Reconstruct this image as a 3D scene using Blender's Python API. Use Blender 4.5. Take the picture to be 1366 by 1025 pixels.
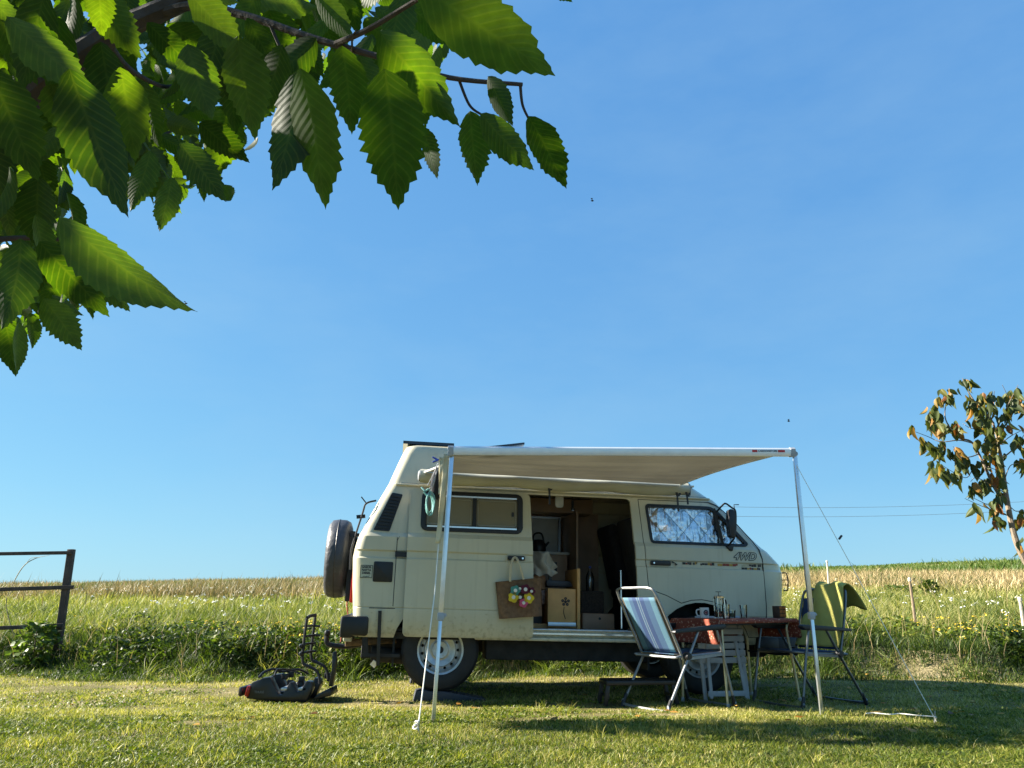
import bpy, bmesh, math, random
import numpy as np
from mathutils import Vector, Matrix

for o in list(bpy.data.objects): bpy.data.objects.remove(o)
S = bpy.context.scene
COL = S.collection
R = math.radians
random.seed(7); NR = np.random.default_rng(11)

# ------------------------------------------------------------------ camera, sky, sun, exposure
FPX, PITCH, CAMH = 1012.0, R(16), 0.85
cam = bpy.data.cameras.new('camera'); cam.sensor_width = 36; cam.lens = FPX/1366*36
cam.clip_start = .02; cam.clip_end = 2000
co = bpy.data.objects.new('camera', cam); COL.objects.link(co)
co.location = (0, 0, CAMH); co.rotation_euler = (R(90)+PITCH, 0, 0)
S.camera = co
SUN_EL, SUN_AZ = R(29), math.atan2(.16, -.987)      # the sun stands left and a little behind the van
world = bpy.data.worlds.new('World'); S.world = world; world.use_nodes = True
wn, wl = world.node_tree.nodes, world.node_tree.links
wn.clear()
sky = wn.new('ShaderNodeTexSky'); sky.sky_type = 'NISHITA'; sky.sun_disc = False
sky.sun_elevation = SUN_EL; sky.sun_rotation = math.pi/2-SUN_AZ
sky.altitude = 300; sky.air_density = 1.0; sky.dust_density = .35; sky.ozone_density = 1.6
hs = wn.new('ShaderNodeHueSaturation'); hs.inputs['Saturation'].default_value = 1.12
bg = wn.new('ShaderNodeBackground'); bg.inputs['Strength'].default_value = .1
wo = wn.new('ShaderNodeOutputWorld')
wl.new(sky.outputs[0], hs.inputs['Color']); 
sep = wn.new('ShaderNodeSeparateColor'); cmb = wn.new('ShaderNodeCombineColor'); wl.new(hs.outputs[0], sep.inputs[0])
for k_, (g_, m_) in enumerate(((.5, .40), (.43, .805), (.25, 1.485))):      # camera tone response: a flatter, deeper blue sky
    pw_ = wn.new('ShaderNodeMath'); pw_.operation = 'POWER'; pw_.inputs[1].default_value = g_; wl.new(sep.outputs[k_], pw_.inputs[0])
    mu_ = wn.new('ShaderNodeMath'); mu_.operation = 'MULTIPLY'; mu_.inputs[1].default_value = m_; wl.new(pw_.outputs[0], mu_.inputs[0]); wl.new(mu_.outputs[0], cmb.inputs[k_])
wt = wn.new('ShaderNodeTexCoord'); wmp = wn.new('ShaderNodeMapping'); wmp.inputs['Scale'].default_value = (1.2, 1.2, 3.2); wl.new(wt.outputs['Generated'], wmp.inputs[0])
wno = wn.new('ShaderNodeTexNoise'); wno.inputs['Scale'].default_value = 2.2; wno.inputs['Detail'].default_value = 6; wno.inputs['Roughness'].default_value = .6; wl.new(wmp.outputs[0], wno.inputs['Vector'])
wmr = wn.new('ShaderNodeMapRange'); wmr.inputs[1].default_value = .42; wmr.inputs[2].default_value = .75; wmr.inputs[3].default_value = 0; wmr.inputs[4].default_value = .17; wl.new(wno.outputs['Fac'], wmr.inputs[0])
wmx = wn.new('ShaderNodeMix'); wmx.data_type = 'RGBA'; wl.new(wmr.outputs[0], wmx.inputs[0]); wl.new(cmb.outputs[0], wmx.inputs[6]); wmx.inputs[7].default_value = (1.2, 1.8, 2.2, 1)
wl.new(wmx.outputs[2], bg.inputs['Color']); wl.new(bg.outputs[0], wo.inputs['Surface'])
sl = bpy.data.lights.new('sun', 'SUN'); sl.energy = 5.0; sl.angle = R(.55); sl.color = (1, .93, .8)
so = bpy.data.objects.new('sun', sl); COL.objects.link(so)
SUND = Vector((math.cos(SUN_EL)*math.cos(SUN_AZ), math.cos(SUN_EL)*math.sin(SUN_AZ), math.sin(SUN_EL)))
so.rotation_euler = SUND.to_track_quat('Z', 'Y').to_euler(); so.location = (-20, 8, 20)
S.view_settings.view_transform = 'Standard'; S.view_settings.look = 'None'
S.view_settings.exposure = 2.0; S.view_settings.gamma = 1
S.render.engine = 'CYCLES'
S.cycles.max_bounces = 8; S.cycles.transparent_max_bounces = 12

# ------------------------------------------------------------------ helpers
_cp, _sp = math.cos(PITCH), math.sin(PITCH)
CR, CU, CD = np.array([1, 0, 0.]), np.array([0, -_sp, _cp]), np.array([0, _cp, _sp]); CC = np.array([0, 0, CAMH])
def ray(px, py): return (px-683)/FPX*CR-(py-512.5)/FPX*CU+CD
def at(px, py, Y):                       # surveying: the point of that sight line that lies Y metres ahead
    r = ray(px, py); return Vector(CC+r*(Y/r[1]))
def atd(px, py, d):
    r = ray(px, py); return Vector(CC+r/np.linalg.norm(r)*d)
def proj(p):
    d = np.asarray(p)-CC; z = d@CD; return 683+FPX*(d@CR)/z, 512.5-FPX*(d@CU)/z
def sstep(a, b, x):
    t = np.clip((np.asarray(x, float)-a)/(b-a), 0, 1); return t*t*(3-2*t)
def srgb(h):
    f = lambda c: c/12.92 if c <= .04045 else ((c+.055)/1.055)**2.4
    return tuple(f(int(h[i:i+2], 16)/255) for i in (0, 2, 4))

def hash2(ix, iy): return np.modf(np.abs(np.sin(ix*127.1+iy*311.7)*43758.5453))[0]
def vnoise(x, y):
    x = np.asarray(x, float); y = np.asarray(y, float)
    ix, iy = np.floor(x), np.floor(y); fx, fy = x-ix, y-iy; fx = fx*fx*(3-2*fx); fy = fy*fy*(3-2*fy)
    a, b, c, d = hash2(ix, iy), hash2(ix+1, iy), hash2(ix, iy+1), hash2(ix+1, iy+1)
    return (a*(1-fx)+b*fx)*(1-fy)+(c*(1-fx)+d*fx)*fy
def fbm(x, y): return .55*vnoise(x, y)+.3*vnoise(x*2.1+5, y*2.1)+.15*vnoise(x*4.3, y*4.3+9)

def bank_line(x): return 9.3+.25*np.sin(np.asarray(x)*.75+.6)+.14*np.sin(np.asarray(x)*1.9)+.10*np.sin(np.asarray(x)*4.3+1)
def gz(x, y):
    x = np.asarray(x, float); y = np.asarray(y, float)
    z = .06*(1-sstep(5.4, 7.0, y))+.03*(fbm(x*.8, y*.8)-.5)*sstep(7.5, 9, y)
    yb = bank_line(x)
    z = z+.30*sstep(yb, yb+1.1+.5*np.sin(x*.9), y)+.16*(fbm(x*1.1, y*1.1)-.5)*sstep(yb, yb+.8, y)*(1-sstep(12, 14, y))
    zr = .85+65*(.0330+.0185*np.clip(x/43., -1.4, 1.4))
    s = np.clip((y-10.6)/54.4, 0, None)
    t = np.where(s < .8, s, .8+.2*np.sin(np.clip((s-.8)/.2, 0, 1)*1.5708)*.8-np.clip(s-1., 0, None)*.35)
    z = z+(zr-.36)*t*sstep(yb+1., yb+3., y)+.35*(fbm(x*.12, y*.12)-.5)*sstep(13, 24, y)
    return np.maximum(z, -30)
def G(x, y, d=0): return Vector((x, y, float(gz(x, y))+d))

# ---- materials
MATS = {}
def mat(name, col, rough=.6, metal=0, var=.12, scale=8, bump=0, bscale=60, spec=.5, coat=0, trans=0, dirt=None):
    if name in MATS: return MATS[name]
    m = bpy.data.materials.new(name); m.use_nodes = True; n, l = m.node_tree.nodes, m.node_tree.links
    b = n['Principled BSDF']; b.inputs['Roughness'].default_value = rough; b.inputs['Metallic'].default_value = metal
    b.inputs['Specular IOR Level'].default_value = spec; b.inputs['Coat Weight'].default_value = coat
    b.inputs['Coat Roughness'].default_value = .08
    tc = n.new('ShaderNodeTexCoord'); no = n.new('ShaderNodeTexNoise'); no.inputs['Scale'].default_value = scale; no.inputs['Detail'].default_value = 5
    l.new(tc.outputs['Object'], no.inputs['Vector'])
    r = n.new('ShaderNodeValToRGB'); r.color_ramp.elements[0].position = .3; r.color_ramp.elements[1].position = .72
    r.color_ramp.elements[0].color = tuple(c*(1-var) for c in col)+(1,); r.color_ramp.elements[1].color = tuple(min(1, c*(1+var)) for c in col)+(1,)
    l.new(no.outputs['Fac'], r.inputs['Fac']); cs = r.outputs['Color']
    if dirt:
        z = n.new('ShaderNodeSeparateXYZ'); l.new(tc.outputs['Object'], z.inputs[0])
        n2 = n.new('ShaderNodeTexNoise'); n2.inputs['Scale'].default_value = 26; n2.inputs['Detail'].default_value = 8; l.new(tc.outputs['Object'], n2.inputs['Vector'])
        mr = n.new('ShaderNodeMapRange'); mr.inputs[1].default_value = .95; mr.inputs[2].default_value = .42; mr.inputs[3].default_value = -.16; mr.inputs[4].default_value = .1
        l.new(z.outputs[2], mr.inputs[0]); ad = n.new('ShaderNodeMath'); l.new(n2.outputs['Fac'], ad.inputs[0]); l.new(mr.outputs[0], ad.inputs[1])
        r2 = n.new('ShaderNodeValToRGB'); r2.color_ramp.elements[0].position = .56; r2.color_ramp.elements[1].position = .86
        l.new(ad.outputs[0], r2.inputs[0]); mx = n.new('ShaderNodeMix'); mx.data_type = 'RGBA'
        l.new(r2.outputs[0], mx.inputs[0]); l.new(cs, mx.inputs[6]); mx.inputs[7].default_value = dirt+(1,); cs = mx.outputs[2]
        mp_ = n.new('ShaderNodeMapping'); mp_.inputs['Scale'].default_value = (16, 16, 1.1); l.new(tc.outputs['Object'], mp_.inputs[0])
        n3 = n.new('ShaderNodeTexNoise'); n3.inputs['Scale'].default_value = 1; n3.inputs['Detail'].default_value = 6; l.new(mp_.outputs[0], n3.inputs['Vector'])
        r3 = n.new('ShaderNodeMapRange'); r3.inputs[1].default_value = .54; r3.inputs[2].default_value = .78; r3.inputs[4].default_value = .34; l.new(n3.outputs['Fac'], r3.inputs[0])
        m3 = n.new('ShaderNodeMix'); m3.data_type = 'RGBA'; l.new(r3.outputs[0], m3.inputs[0]); l.new(cs, m3.inputs[6]); m3.inputs[7].default_value = dirt+(1,); cs = m3.outputs[2]
        mr2 = n.new('ShaderNodeMapRange'); mr2.inputs[3].default_value = rough-.06; mr2.inputs[4].default_value = rough+.22
        l.new(n2.outputs['Fac'], mr2.inputs[0]); l.new(mr2.outputs[0], b.inputs['Roughness'])
    l.new(cs, b.inputs['Base Color'])
    if bump:
        nb = n.new('ShaderNodeTexNoise'); nb.inputs['Scale'].default_value = bscale; nb.inputs['Detail'].default_value = 4; l.new(tc.outputs['Object'], nb.inputs['Vector'])
        bp = n.new('ShaderNodeBump'); bp.inputs['Strength'].default_value = bump; bp.inputs['Distance'].default_value = .01
        l.new(nb.outputs['Fac'], bp.inputs['Height']); l.new(bp.outputs[0], b.inputs['Normal'])
    if trans:
        t = n.new('ShaderNodeBsdfTranslucent'); l.new(cs, t.inputs[0]); mi = n.new('ShaderNodeMixShader'); mi.inputs[0].default_value = trans
        l.new(b.outputs[0], mi.inputs[1]); l.new(t.outputs[0], mi.inputs[2]); l.new(mi.outputs[0], n['Material Output'].inputs['Surface'])
    MATS[name] = m; return m

def blade_mat(name, stops, trans=.35, tcol=(1.25, 1.35, .5), rough=.5, spec=.3):
    m = bpy.data.materials.new(name); m.use_nodes = True; n, l = m.node_tree.nodes, m.node_tree.links
    b = n['Principled BSDF']; b.inputs['Roughness'].default_value = rough; b.inputs['Specular IOR Level'].default_value = spec
    a = n.new('ShaderNodeAttribute'); a.attribute_name = 'tone'
    r = n.new('ShaderNodeValToRGB'); e = r.color_ramp.elements
    while len(e) < len(stops): e.new(.5)
    for k, (p, c) in enumerate(stops): e[k].position = p; e[k].color = c+(1,)
    l.new(a.outputs['Fac'], r.inputs[0]); l.new(r.outputs[0], b.inputs['Base Color'])
    mu = n.new('ShaderNodeMix'); mu.data_type = 'RGBA'; mu.blend_type = 'MULTIPLY'; mu.inputs[0].default_value = 1
    l.new(r.outputs[0], mu.inputs[6]); mu.inputs[7].default_value = tcol+(1,)
    t = n.new('ShaderNodeBsdfTranslucent'); l.new(mu.outputs[2], t.inputs[0])
    mi = n.new('ShaderNodeMixShader'); mi.inputs[0].default_value = trans
    l.new(b.outputs[0], mi.inputs[1]); l.new(t.outputs[0], mi.inputs[2]); l.new(mi.outputs[0], n['Material Output'].inputs['Surface'])
    return m

def leaf_mat(name, stops, trans, tcol, rough=.42):
    m = bpy.data.materials.new(name); m.use_nodes = True; n, l = m.node_tree.nodes, m.node_tree.links
    b = n['Principled BSDF']; b.inputs['Roughness'].default_value = rough; b.inputs['Specular IOR Level'].default_value = .28
    oi = n.new('ShaderNodeObjectInfo'); a = n.new('ShaderNodeAttribute'); a.attribute_name = 'tone'
    ad = n.new('ShaderNodeMath'); ad.operation = 'ADD'; l.new(oi.outputs['Random'], ad.inputs[0]); l.new(a.outputs['Fac'], ad.inputs[1])
    fr = n.new('ShaderNodeMath'); fr.operation = 'FRACT'; l.new(ad.outputs[0], fr.inputs[0])
    r = n.new('ShaderNodeValToRGB'); e = r.color_ramp.elements
    while len(e) < len(stops): e.new(.5)
    for k, (p, c) in enumerate(stops): e[k].position = p; e[k].color = c+(1,)
    l.new(fr.outputs[0], r.inputs[0])
    uv = n.new('ShaderNodeUVMap'); sx = n.new('ShaderNodeSeparateXYZ'); l.new(uv.outputs[0], sx.inputs[0])
    ab = n.new('ShaderNodeMath'); ab.operation = 'ABSOLUTE'; l.new(sx.outputs[0], ab.inputs[0])
    ml = n.new('ShaderNodeMath'); ml.operation = 'MULTIPLY_ADD'; l.new(ab.outputs[0], ml.inputs[0]); ml.inputs[1].default_value = -.3; l.new(sx.outputs[1], ml.inputs[2])
    sn = n.new('ShaderNodeMath'); sn.operation = 'MULTIPLY'; l.new(ml.outputs[0], sn.inputs[0]); sn.inputs[1].default_value = 90
    si = n.new('ShaderNodeMath'); si.operation = 'SINE'; l.new(sn.outputs[0], si.inputs[0])
    vr = n.new('ShaderNodeMapRange'); vr.inputs[1].default_value = .55; vr.inputs[2].default_value = 1; l.new(si.outputs[0], vr.inputs[0])
    mr = n.new('ShaderNodeMapRange'); mr.inputs[1].default_value = .05; mr.inputs[2].default_value = .0; l.new(ab.outputs[0], mr.inputs[0])
    mxm = n.new('ShaderNodeMath'); mxm.operation = 'MAXIMUM'; l.new(vr.outputs[0], mxm.inputs[0]); l.new(mr.outputs[0], mxm.inputs[1])
    vm = n.new('ShaderNodeMath'); vm.operation = 'MULTIPLY'; l.new(mxm.outputs[0], vm.inputs[0]); vm.inputs[1].default_value = .14
    cm = n.new('ShaderNodeMix'); cm.data_type = 'RGBA'; l.new(vm.outputs[0], cm.inputs[0]); l.new(r.outputs[0], cm.inputs[6]); cm.inputs[7].default_value = (.10, .125, .05, 1)
    tcn = n.new('ShaderNodeTexCoord'); no = n.new('ShaderNodeTexNoise'); no.inputs['Scale'].default_value = 7; no.inputs['Detail'].default_value = 5; l.new(tcn.outputs['Object'], no.inputs['Vector'])
    mot = n.new('ShaderNodeMapRange'); mot.inputs[1].default_value = .25; mot.inputs[2].default_value = .75; mot.inputs[3].default_value = .7; mot.inputs[4].default_value = 1.25; l.new(no.outputs['Fac'], mot.inputs[0])
    mm = n.new('ShaderNodeMix'); mm.data_type = 'RGBA'; mm.blend_type = 'MULTIPLY'; mm.inputs[0].default_value = 1; l.new(cm.outputs[2], mm.inputs[6]); l.new(mot.outputs[0], mm.inputs[7])
    l.new(mm.outputs[2], b.inputs['Base Color'])
    bp = n.new('ShaderNodeBump'); bp.inputs['Strength'].default_value = .07; bp.inputs['Distance'].default_value = .02; bp.invert = True
    l.new(si.outputs[0], bp.inputs['Height']); l.new(bp.outputs[0], b.inputs['Normal'])
    mu = n.new('ShaderNodeMix'); mu.data_type = 'RGBA'; mu.blend_type = 'MULTIPLY'; mu.inputs[0].default_value = 1
    l.new(mm.outputs[2], mu.inputs[6]); mu.inputs[7].default_value = tcol+(1,)
    t = n.new('ShaderNodeBsdfTranslucent'); l.new(mu.outputs[2], t.inputs[0])
    mi = n.new('ShaderNodeMixShader'); mi.inputs[0].default_value = trans
    l.new(b.outputs[0], mi.inputs[1]); l.new(t.outputs[0], mi.inputs[2]); l.new(mi.outputs[0], n['Material Output'].inputs['Surface'])
    return m

def glass_mat(name, tint=(1, 1, 1), gloss=.12, rough=.02):
    m = bpy.data.materials.new(name); m.use_nodes = True; n, l = m.node_tree.nodes, m.node_tree.links
    for x in list(n):
        if x.type == 'BSDF_PRINCIPLED': n.remove(x)
    t = n.new('ShaderNodeBsdfTransparent'); t.inputs[0].default_value = tint+(1,)
    g = n.new('ShaderNodeBsdfGlossy'); g.inputs['Roughness'].default_value = rough
    fr = n.new('ShaderNodeFresnel'); fr.inputs[0].default_value = 1.45
    ad = n.new('ShaderNodeMath'); l.new(fr.outputs[0], ad.inputs[0]); ad.inputs[1].default_value = gloss; ad.use_clamp = True
    mi = n.new('ShaderNodeMixShader'); l.new(ad.outputs[0], mi.inputs[0]); l.new(t.outputs[0], mi.inputs[1]); l.new(g.outputs[0], mi.inputs[2])
    l.new(mi.outputs[0], n['Material Output'].inputs['Surface']); return m

# ---- mesh building
class MB:
    def __init__(s): s.v, s.f = [], []
    def add(s, vs, fs):
        k = len(s.v); s.v += [tuple(p) for p in vs]; s.f += [tuple(i+k for i in f) for f in fs]; return s
    def box(s, x0, x1, y0, y1, z0, z1):
        return s.add([(x, y, z) for z in (z0, z1) for y in (y0, y1) for x in (x0, x1)],
                     [(0, 2, 3, 1), (4, 5, 7, 6), (0, 1, 5, 4), (2, 6, 7, 3), (0, 4, 6, 2), (1, 3, 7, 5)])
    def bar(s, p, q, w, h, up=(0, 0, 1)):
        p, q = Vector(p), Vector(q); d = (q-p).normalized(); a = d.cross(Vector(up))
        a = (a.normalized() if a.length > 1e-5 else Vector((1, 0, 0)))*w/2; b = a.cross(d).normalized()*h/2
        vs = [c+i*a+j*b for c in (p, q) for i, j in ((-1, -1), (1, -1), (1, 1), (-1, 1))]
        return s.add(vs, [(0, 1, 2, 3), (7, 6, 5, 4), (0, 4, 5, 1), (1, 5, 6, 2), (2, 6, 7, 3), (3, 7, 4, 0)])
    def tube(s, pts, r, n=8, closed=False):
        pts = [Vector(p) for p in pts]; N = len(pts); rs = r if isinstance(r, (list, tuple)) else [r]*N
        vs, fs, a = [], [], None
        for i, p in enumerate(pts):
            d = (pts[(i+1) % N]-pts[i-1]) if (closed or 0 < i < N-1) else (pts[1]-pts[0] if i == 0 else pts[-1]-pts[-2])
            d.normalize()
            if a is None: a = d.orthogonal().normalized()
            a = (a-d*a.dot(d)); a = a.normalized() if a.length > 1e-6 else d.orthogonal().normalized()
            b = d.cross(a)
            vs += [p+(a*math.cos(2*math.pi*k/n)+b*math.sin(2*math.pi*k/n))*rs[i] for k in range(n)]
        for i in range(N if closed else N-1):
            j = (i+1) % N
            fs += [(i*n+k, i*n+(k+1) % n, j*n+(k+1) % n, j*n+k) for k in range(n)]
        if not closed: fs += [tuple(range(n-1, -1, -1)), tuple((N-1)*n+k for k in range(n))]
        return s.add(vs, fs)
    def lathe(s, c, axis, prof, n=32, cap=True):
        c = Vector(c); d = Vector(axis).normalized(); a = d.orthogonal().normalized(); b = d.cross(a)
        vs, fs = [], []
        for r, h in prof: vs += [c+d*h+(a*math.cos(2*math.pi*k/n)+b*math.sin(2*math.pi*k/n))*r for k in range(n)]
        for i in range(len(prof)-1): fs += [(i*n+k, i*n+(k+1) % n, (i+1)*n+(k+1) % n, (i+1)*n+k) for k in range(n)]
        if cap: fs += [tuple(range(n-1, -1, -1)), tuple((len(prof)-1)*n+k for k in range(n))]
        return s.add(vs, fs)
    def prism(s, poly, fa, fb):
        n = len(poly); return s.add([fa(*p) for p in poly]+[fb(*p) for p in poly],
            [tuple(range(n)), tuple(range(2*n-1, n-1, -1))]+[(i, n+i, n+(i+1) % n, (i+1) % n) for i in range(n)])
    def ring(s, outer, inner, fa, fb):
        n = len(outer); V = [fa(*p) for p in outer]+[fa(*p) for p in inner]+[fb(*p) for p in outer]+[fb(*p) for p in inner]; F = []
        for i in range(n):
            j = (i+1) % n
            F += [(i, j, n+j, n+i), (2*n+i, 3*n+i, 3*n+j, 2*n+j), (i, 2*n+i, 2*n+j, j), (n+i, n+j, 3*n+j, 3*n+i)]
        return s.add(V, F)
    def grid(s, nx, ny, fn, flip=False):
        vs = [fn(i/nx, j/ny) for j in range(ny+1) for i in range(nx+1)]
        fs = [(j*(nx+1)+i, j*(nx+1)+i+1, (j+1)*(nx+1)+i+1, (j+1)*(nx+1)+i) for j in range(ny) for i in range(nx)]
        return s.add(vs, [f[::-1] for f in fs] if flip else fs)
    def mesh(s, name, smooth=35, bevel=0, fixn=True):
        me = bpy.data.meshes.new(name); me.from_pydata(s.v, [], s.f)
        if bevel or fixn:
            bm = bmesh.new(); bm.from_mesh(me)
            if fixn: bmesh.ops.recalc_face_normals(bm, faces=bm.faces)
            if bevel:
                es = [e for e in bm.edges if len(e.link_faces) == 2 and e.calc_face_angle(0) > .6]
                bmesh.ops.bevel(bm, geom=es, offset=bevel, segments=2, affect='EDGES', profile=.5, clamp_overlap=True)
            bm.to_mesh(me); bm.free()
        finish(me, smooth); return me
    def build(s, name, m, parent=None, smooth=35, bevel=0, fixn=True):
        return obj(name, s.mesh(name, smooth, bevel, fixn), m, parent)

def finish(me, smooth):
    if smooth:
        me.polygons.foreach_set('use_smooth', [True]*len(me.polygons)); me.set_sharp_from_angle(angle=R(smooth))
    me.update()
def obj(name, me, m, parent=None):
    o = bpy.data.objects.new(name, me); COL.objects.link(o)
    if m is not None:
        me.materials.clear(); me.materials.append(m)
    if parent is not None: o.parent = parent
    return o
def share(name, me, parent, M=None):
    o = bpy.data.objects.new(name, me); COL.objects.link(o)
    if parent is not None: o.parent = parent
    if M is not None: o.matrix_local = M
    return o
def tag(o, label, cat, group=None):
    o['label'] = label; o['category'] = cat
    if group: o['group'] = group
    return o
def empty(name, label, cat, M=None, group=None):
    o = bpy.data.objects.new(name, None); COL.objects.link(o); o.empty_display_size = .2
    if M is not None: o.matrix_world = M
    return tag(o, label, cat, group)
def kind(o, k): o['kind'] = k; return o
def booleans(me, cutters, op='DIFFERENCE'):
    a = bpy.data.objects.new('work', me); COL.objects.link(a); tmp = [a]
    for c in cutters:
        b = bpy.data.objects.new('cut', c); COL.objects.link(b); tmp.append(b)
        md = a.modifiers.new('b', 'BOOLEAN'); md.object = b; md.operation = op; md.solver = 'EXACT'
    dg = bpy.context.evaluated_depsgraph_get(); dg.update()
    r = bpy.data.meshes.new_from_object(a.evaluated_get(dg))
    for t in tmp: bpy.data.objects.remove(t)
    return r
def rounded(poly, r, n=4):
    out = []; N = len(poly)
    for i in range(N):
        p = Vector(poly[i]).to_2d(); a = Vector(poly[i-1]).to_2d(); b = Vector(poly[(i+1) % N]).to_2d()
        da, db = (a-p), (b-p); k = min(r, da.length*.45, db.length*.45); da.normalize(); db.normalize()
        s, e = p+da*k, p+db*k
        for t in range(n+1):
            t /= n; q = s*(1-t)**2+p*2*t*(1-t)+e*t*t; out.append((q.x, q.y))
    return out
def rect(x0, x1, y0, y1): return [(x0, y0), (x1, y0), (x1, y1), (x0, y1)]
def spline(pts, n=6):
    P = [Vector(p) for p in pts]; out = []
    for i in range(len(P)-1):
        a, b, c, d = P[max(i-1, 0)], P[i], P[i+1], P[min(i+2, len(P)-1)]
        for k in range(n):
            t = k/n; out.append(.5*((2*b)+(c-a)*t+(2*a-5*b+4*c-d)*t*t+(3*b-a-3*c+d)*t**3))
    return out+[P[-1]]
def text_mesh(body, size, extrude=.0006, shear=0, bold=0, width=1.0):
    cu = bpy.data.curves.new('t', 'FONT'); cu.body = body; cu.size = size; cu.extrude = extrude; cu.shear = shear; cu.offset = bold
    cu.align_x = 'CENTER'; cu.align_y = 'CENTER'; cu.space_character = width
    o = bpy.data.objects.new('t', cu); COL.objects.link(o)
    dg = bpy.context.evaluated_depsgraph_get(); dg.update(); me = bpy.data.meshes.new_from_object(o.evaluated_get(dg))
    bpy.data.objects.remove(o); return me
def np_mesh(name, V, loops, ltot, m, parent=None, tone=None, smooth=False):
    me = bpy.data.meshes.new(name); me.vertices.add(len(V)); me.vertices.foreach_set('co', np.ascontiguousarray(V, dtype=np.float32).ravel())
    loops = np.asarray(loops, dtype=np.int32).ravel(); ltot = np.asarray(ltot, dtype=np.int32)
    me.loops.add(len(loops)); me.loops.foreach_set('vertex_index', loops)
    me.polygons.add(len(ltot)); st = np.concatenate([[0], np.cumsum(ltot)[:-1]]).astype(np.int32)
    me.polygons.foreach_set('loop_start', st); me.polygons.foreach_set('loop_total', ltot)
    if tone is not None:
        a = me.attributes.new('tone', 'FLOAT', 'POINT'); a.data.foreach_set('value', np.asarray(tone, dtype=np.float32))
    me.update(calc_edges=True)
    if smooth: me.polygons.foreach_set('use_smooth', [True]*len(me.polygons))
    return obj(name, me, m, parent)

# ------------------------------------------------------------------ the ground: lawn, bank and rising field as one sheet
def ground_mat():
    m = bpy.data.materials.new('ground'); m.use_nodes = True; n, l = m.node_tree.nodes, m.node_tree.links
    b = n['Principled BSDF']; b.inputs['Roughness'].default_value = .95; b.inputs['Specular IOR Level'].default_value = .1
    tc = n.new('ShaderNodeTexCoord')
    def noise(sc, det=6):
        q = n.new('ShaderNodeTexNoise'); q.inputs['Scale'].default_value = sc; q.inputs['Detail'].default_value = det; l.new(tc.outputs['Object'], q.inputs['Vector']); return q.outputs['Fac']
    def ramp(f, st):
        r = n.new('ShaderNodeValToRGB'); e = r.color_ramp.elements
        while len(e) < len(st): e.new(.5)
        for k, (p, c) in enumerate(st): e[k].position = p; e[k].color = c+(1,)
        l.new(f, r.inputs[0]); return r.outputs[0]
    c1 = ramp(noise(1.4), [(.32, (.1, .1, .03)), (.5, (.18, .155, .065)), (.66, (.33, .27, .15))])
    c2 = ramp(noise(60, 8), [(.3, (.45, .45, .45)), (.7, (1.2, 1.2, 1.2))])
    mx = n.new('ShaderNodeMix'); mx.data_type = 'RGBA'; mx.blend_type = 'MULTIPLY'; mx.inputs[0].default_value = 1; l.new(c1, mx.inputs[6]); l.new(c2, mx.inputs[7])
    c3 = ramp(noise(.35), [(.35, (.1, .13, .03)), (.55, (.16, .16, .05)), (.7, (.25, .2, .09))])
    sx = n.new('ShaderNodeSeparateXYZ'); l.new(tc.outputs['Object'], sx.inputs[0])
    mr = n.new('ShaderNodeMapRange'); mr.inputs[1].default_value = 10.5; mr.inputs[2].default_value = 14; l.new(sx.outputs[1], mr.inputs[0])
    m2 = n.new('ShaderNodeMix'); m2.data_type = 'RGBA'; l.new(mr.outputs[0], m2.inputs[0]); l.new(mx.outputs[2], m2.inputs[6]); l.new(c3, m2.inputs[7])
    l.new(m2.outputs[2], b.inputs['Base Color'])
    bp = n.new('ShaderNodeBump'); bp.inputs['Strength'].default_value = .8; bp.inputs['Distance'].default_value = .03; l.new(noise(40, 8), bp.inputs['Height']); l.new(bp.outputs[0], b.inputs['Normal'])
    return m
def graded(a, lim, d0, k):
    out = [0.]
    while out[-1] < lim: out.append(out[-1]+d0+k*out[-1])
    return np.array(out)
gx = graded(0, 400, .16, .06); gx = np.concatenate([-gx[:0:-1], gx])
gy = np.concatenate([np.linspace(-6, 3, 20, endpoint=False), np.linspace(3, 13, 80, endpoint=False), 13+graded(0, 480, .2, .03)])
XX, YY = np.meshgrid(gx, gy); ZZ = gz(XX, YY)
nx, ny = len(gx), len(gy); idx = np.arange(nx*ny).reshape(ny, nx)
Q = np.stack([idx[:-1, :-1], idx[:-1, 1:], idx[1:, 1:], idx[1:, :-1]], -1).reshape(-1, 4)
kind(np_mesh('ground', np.stack([XX, YY, ZZ], -1).reshape(-1, 3), Q, np.full(len(Q), 4), ground_mat(), smooth=True), 'structure')

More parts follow.
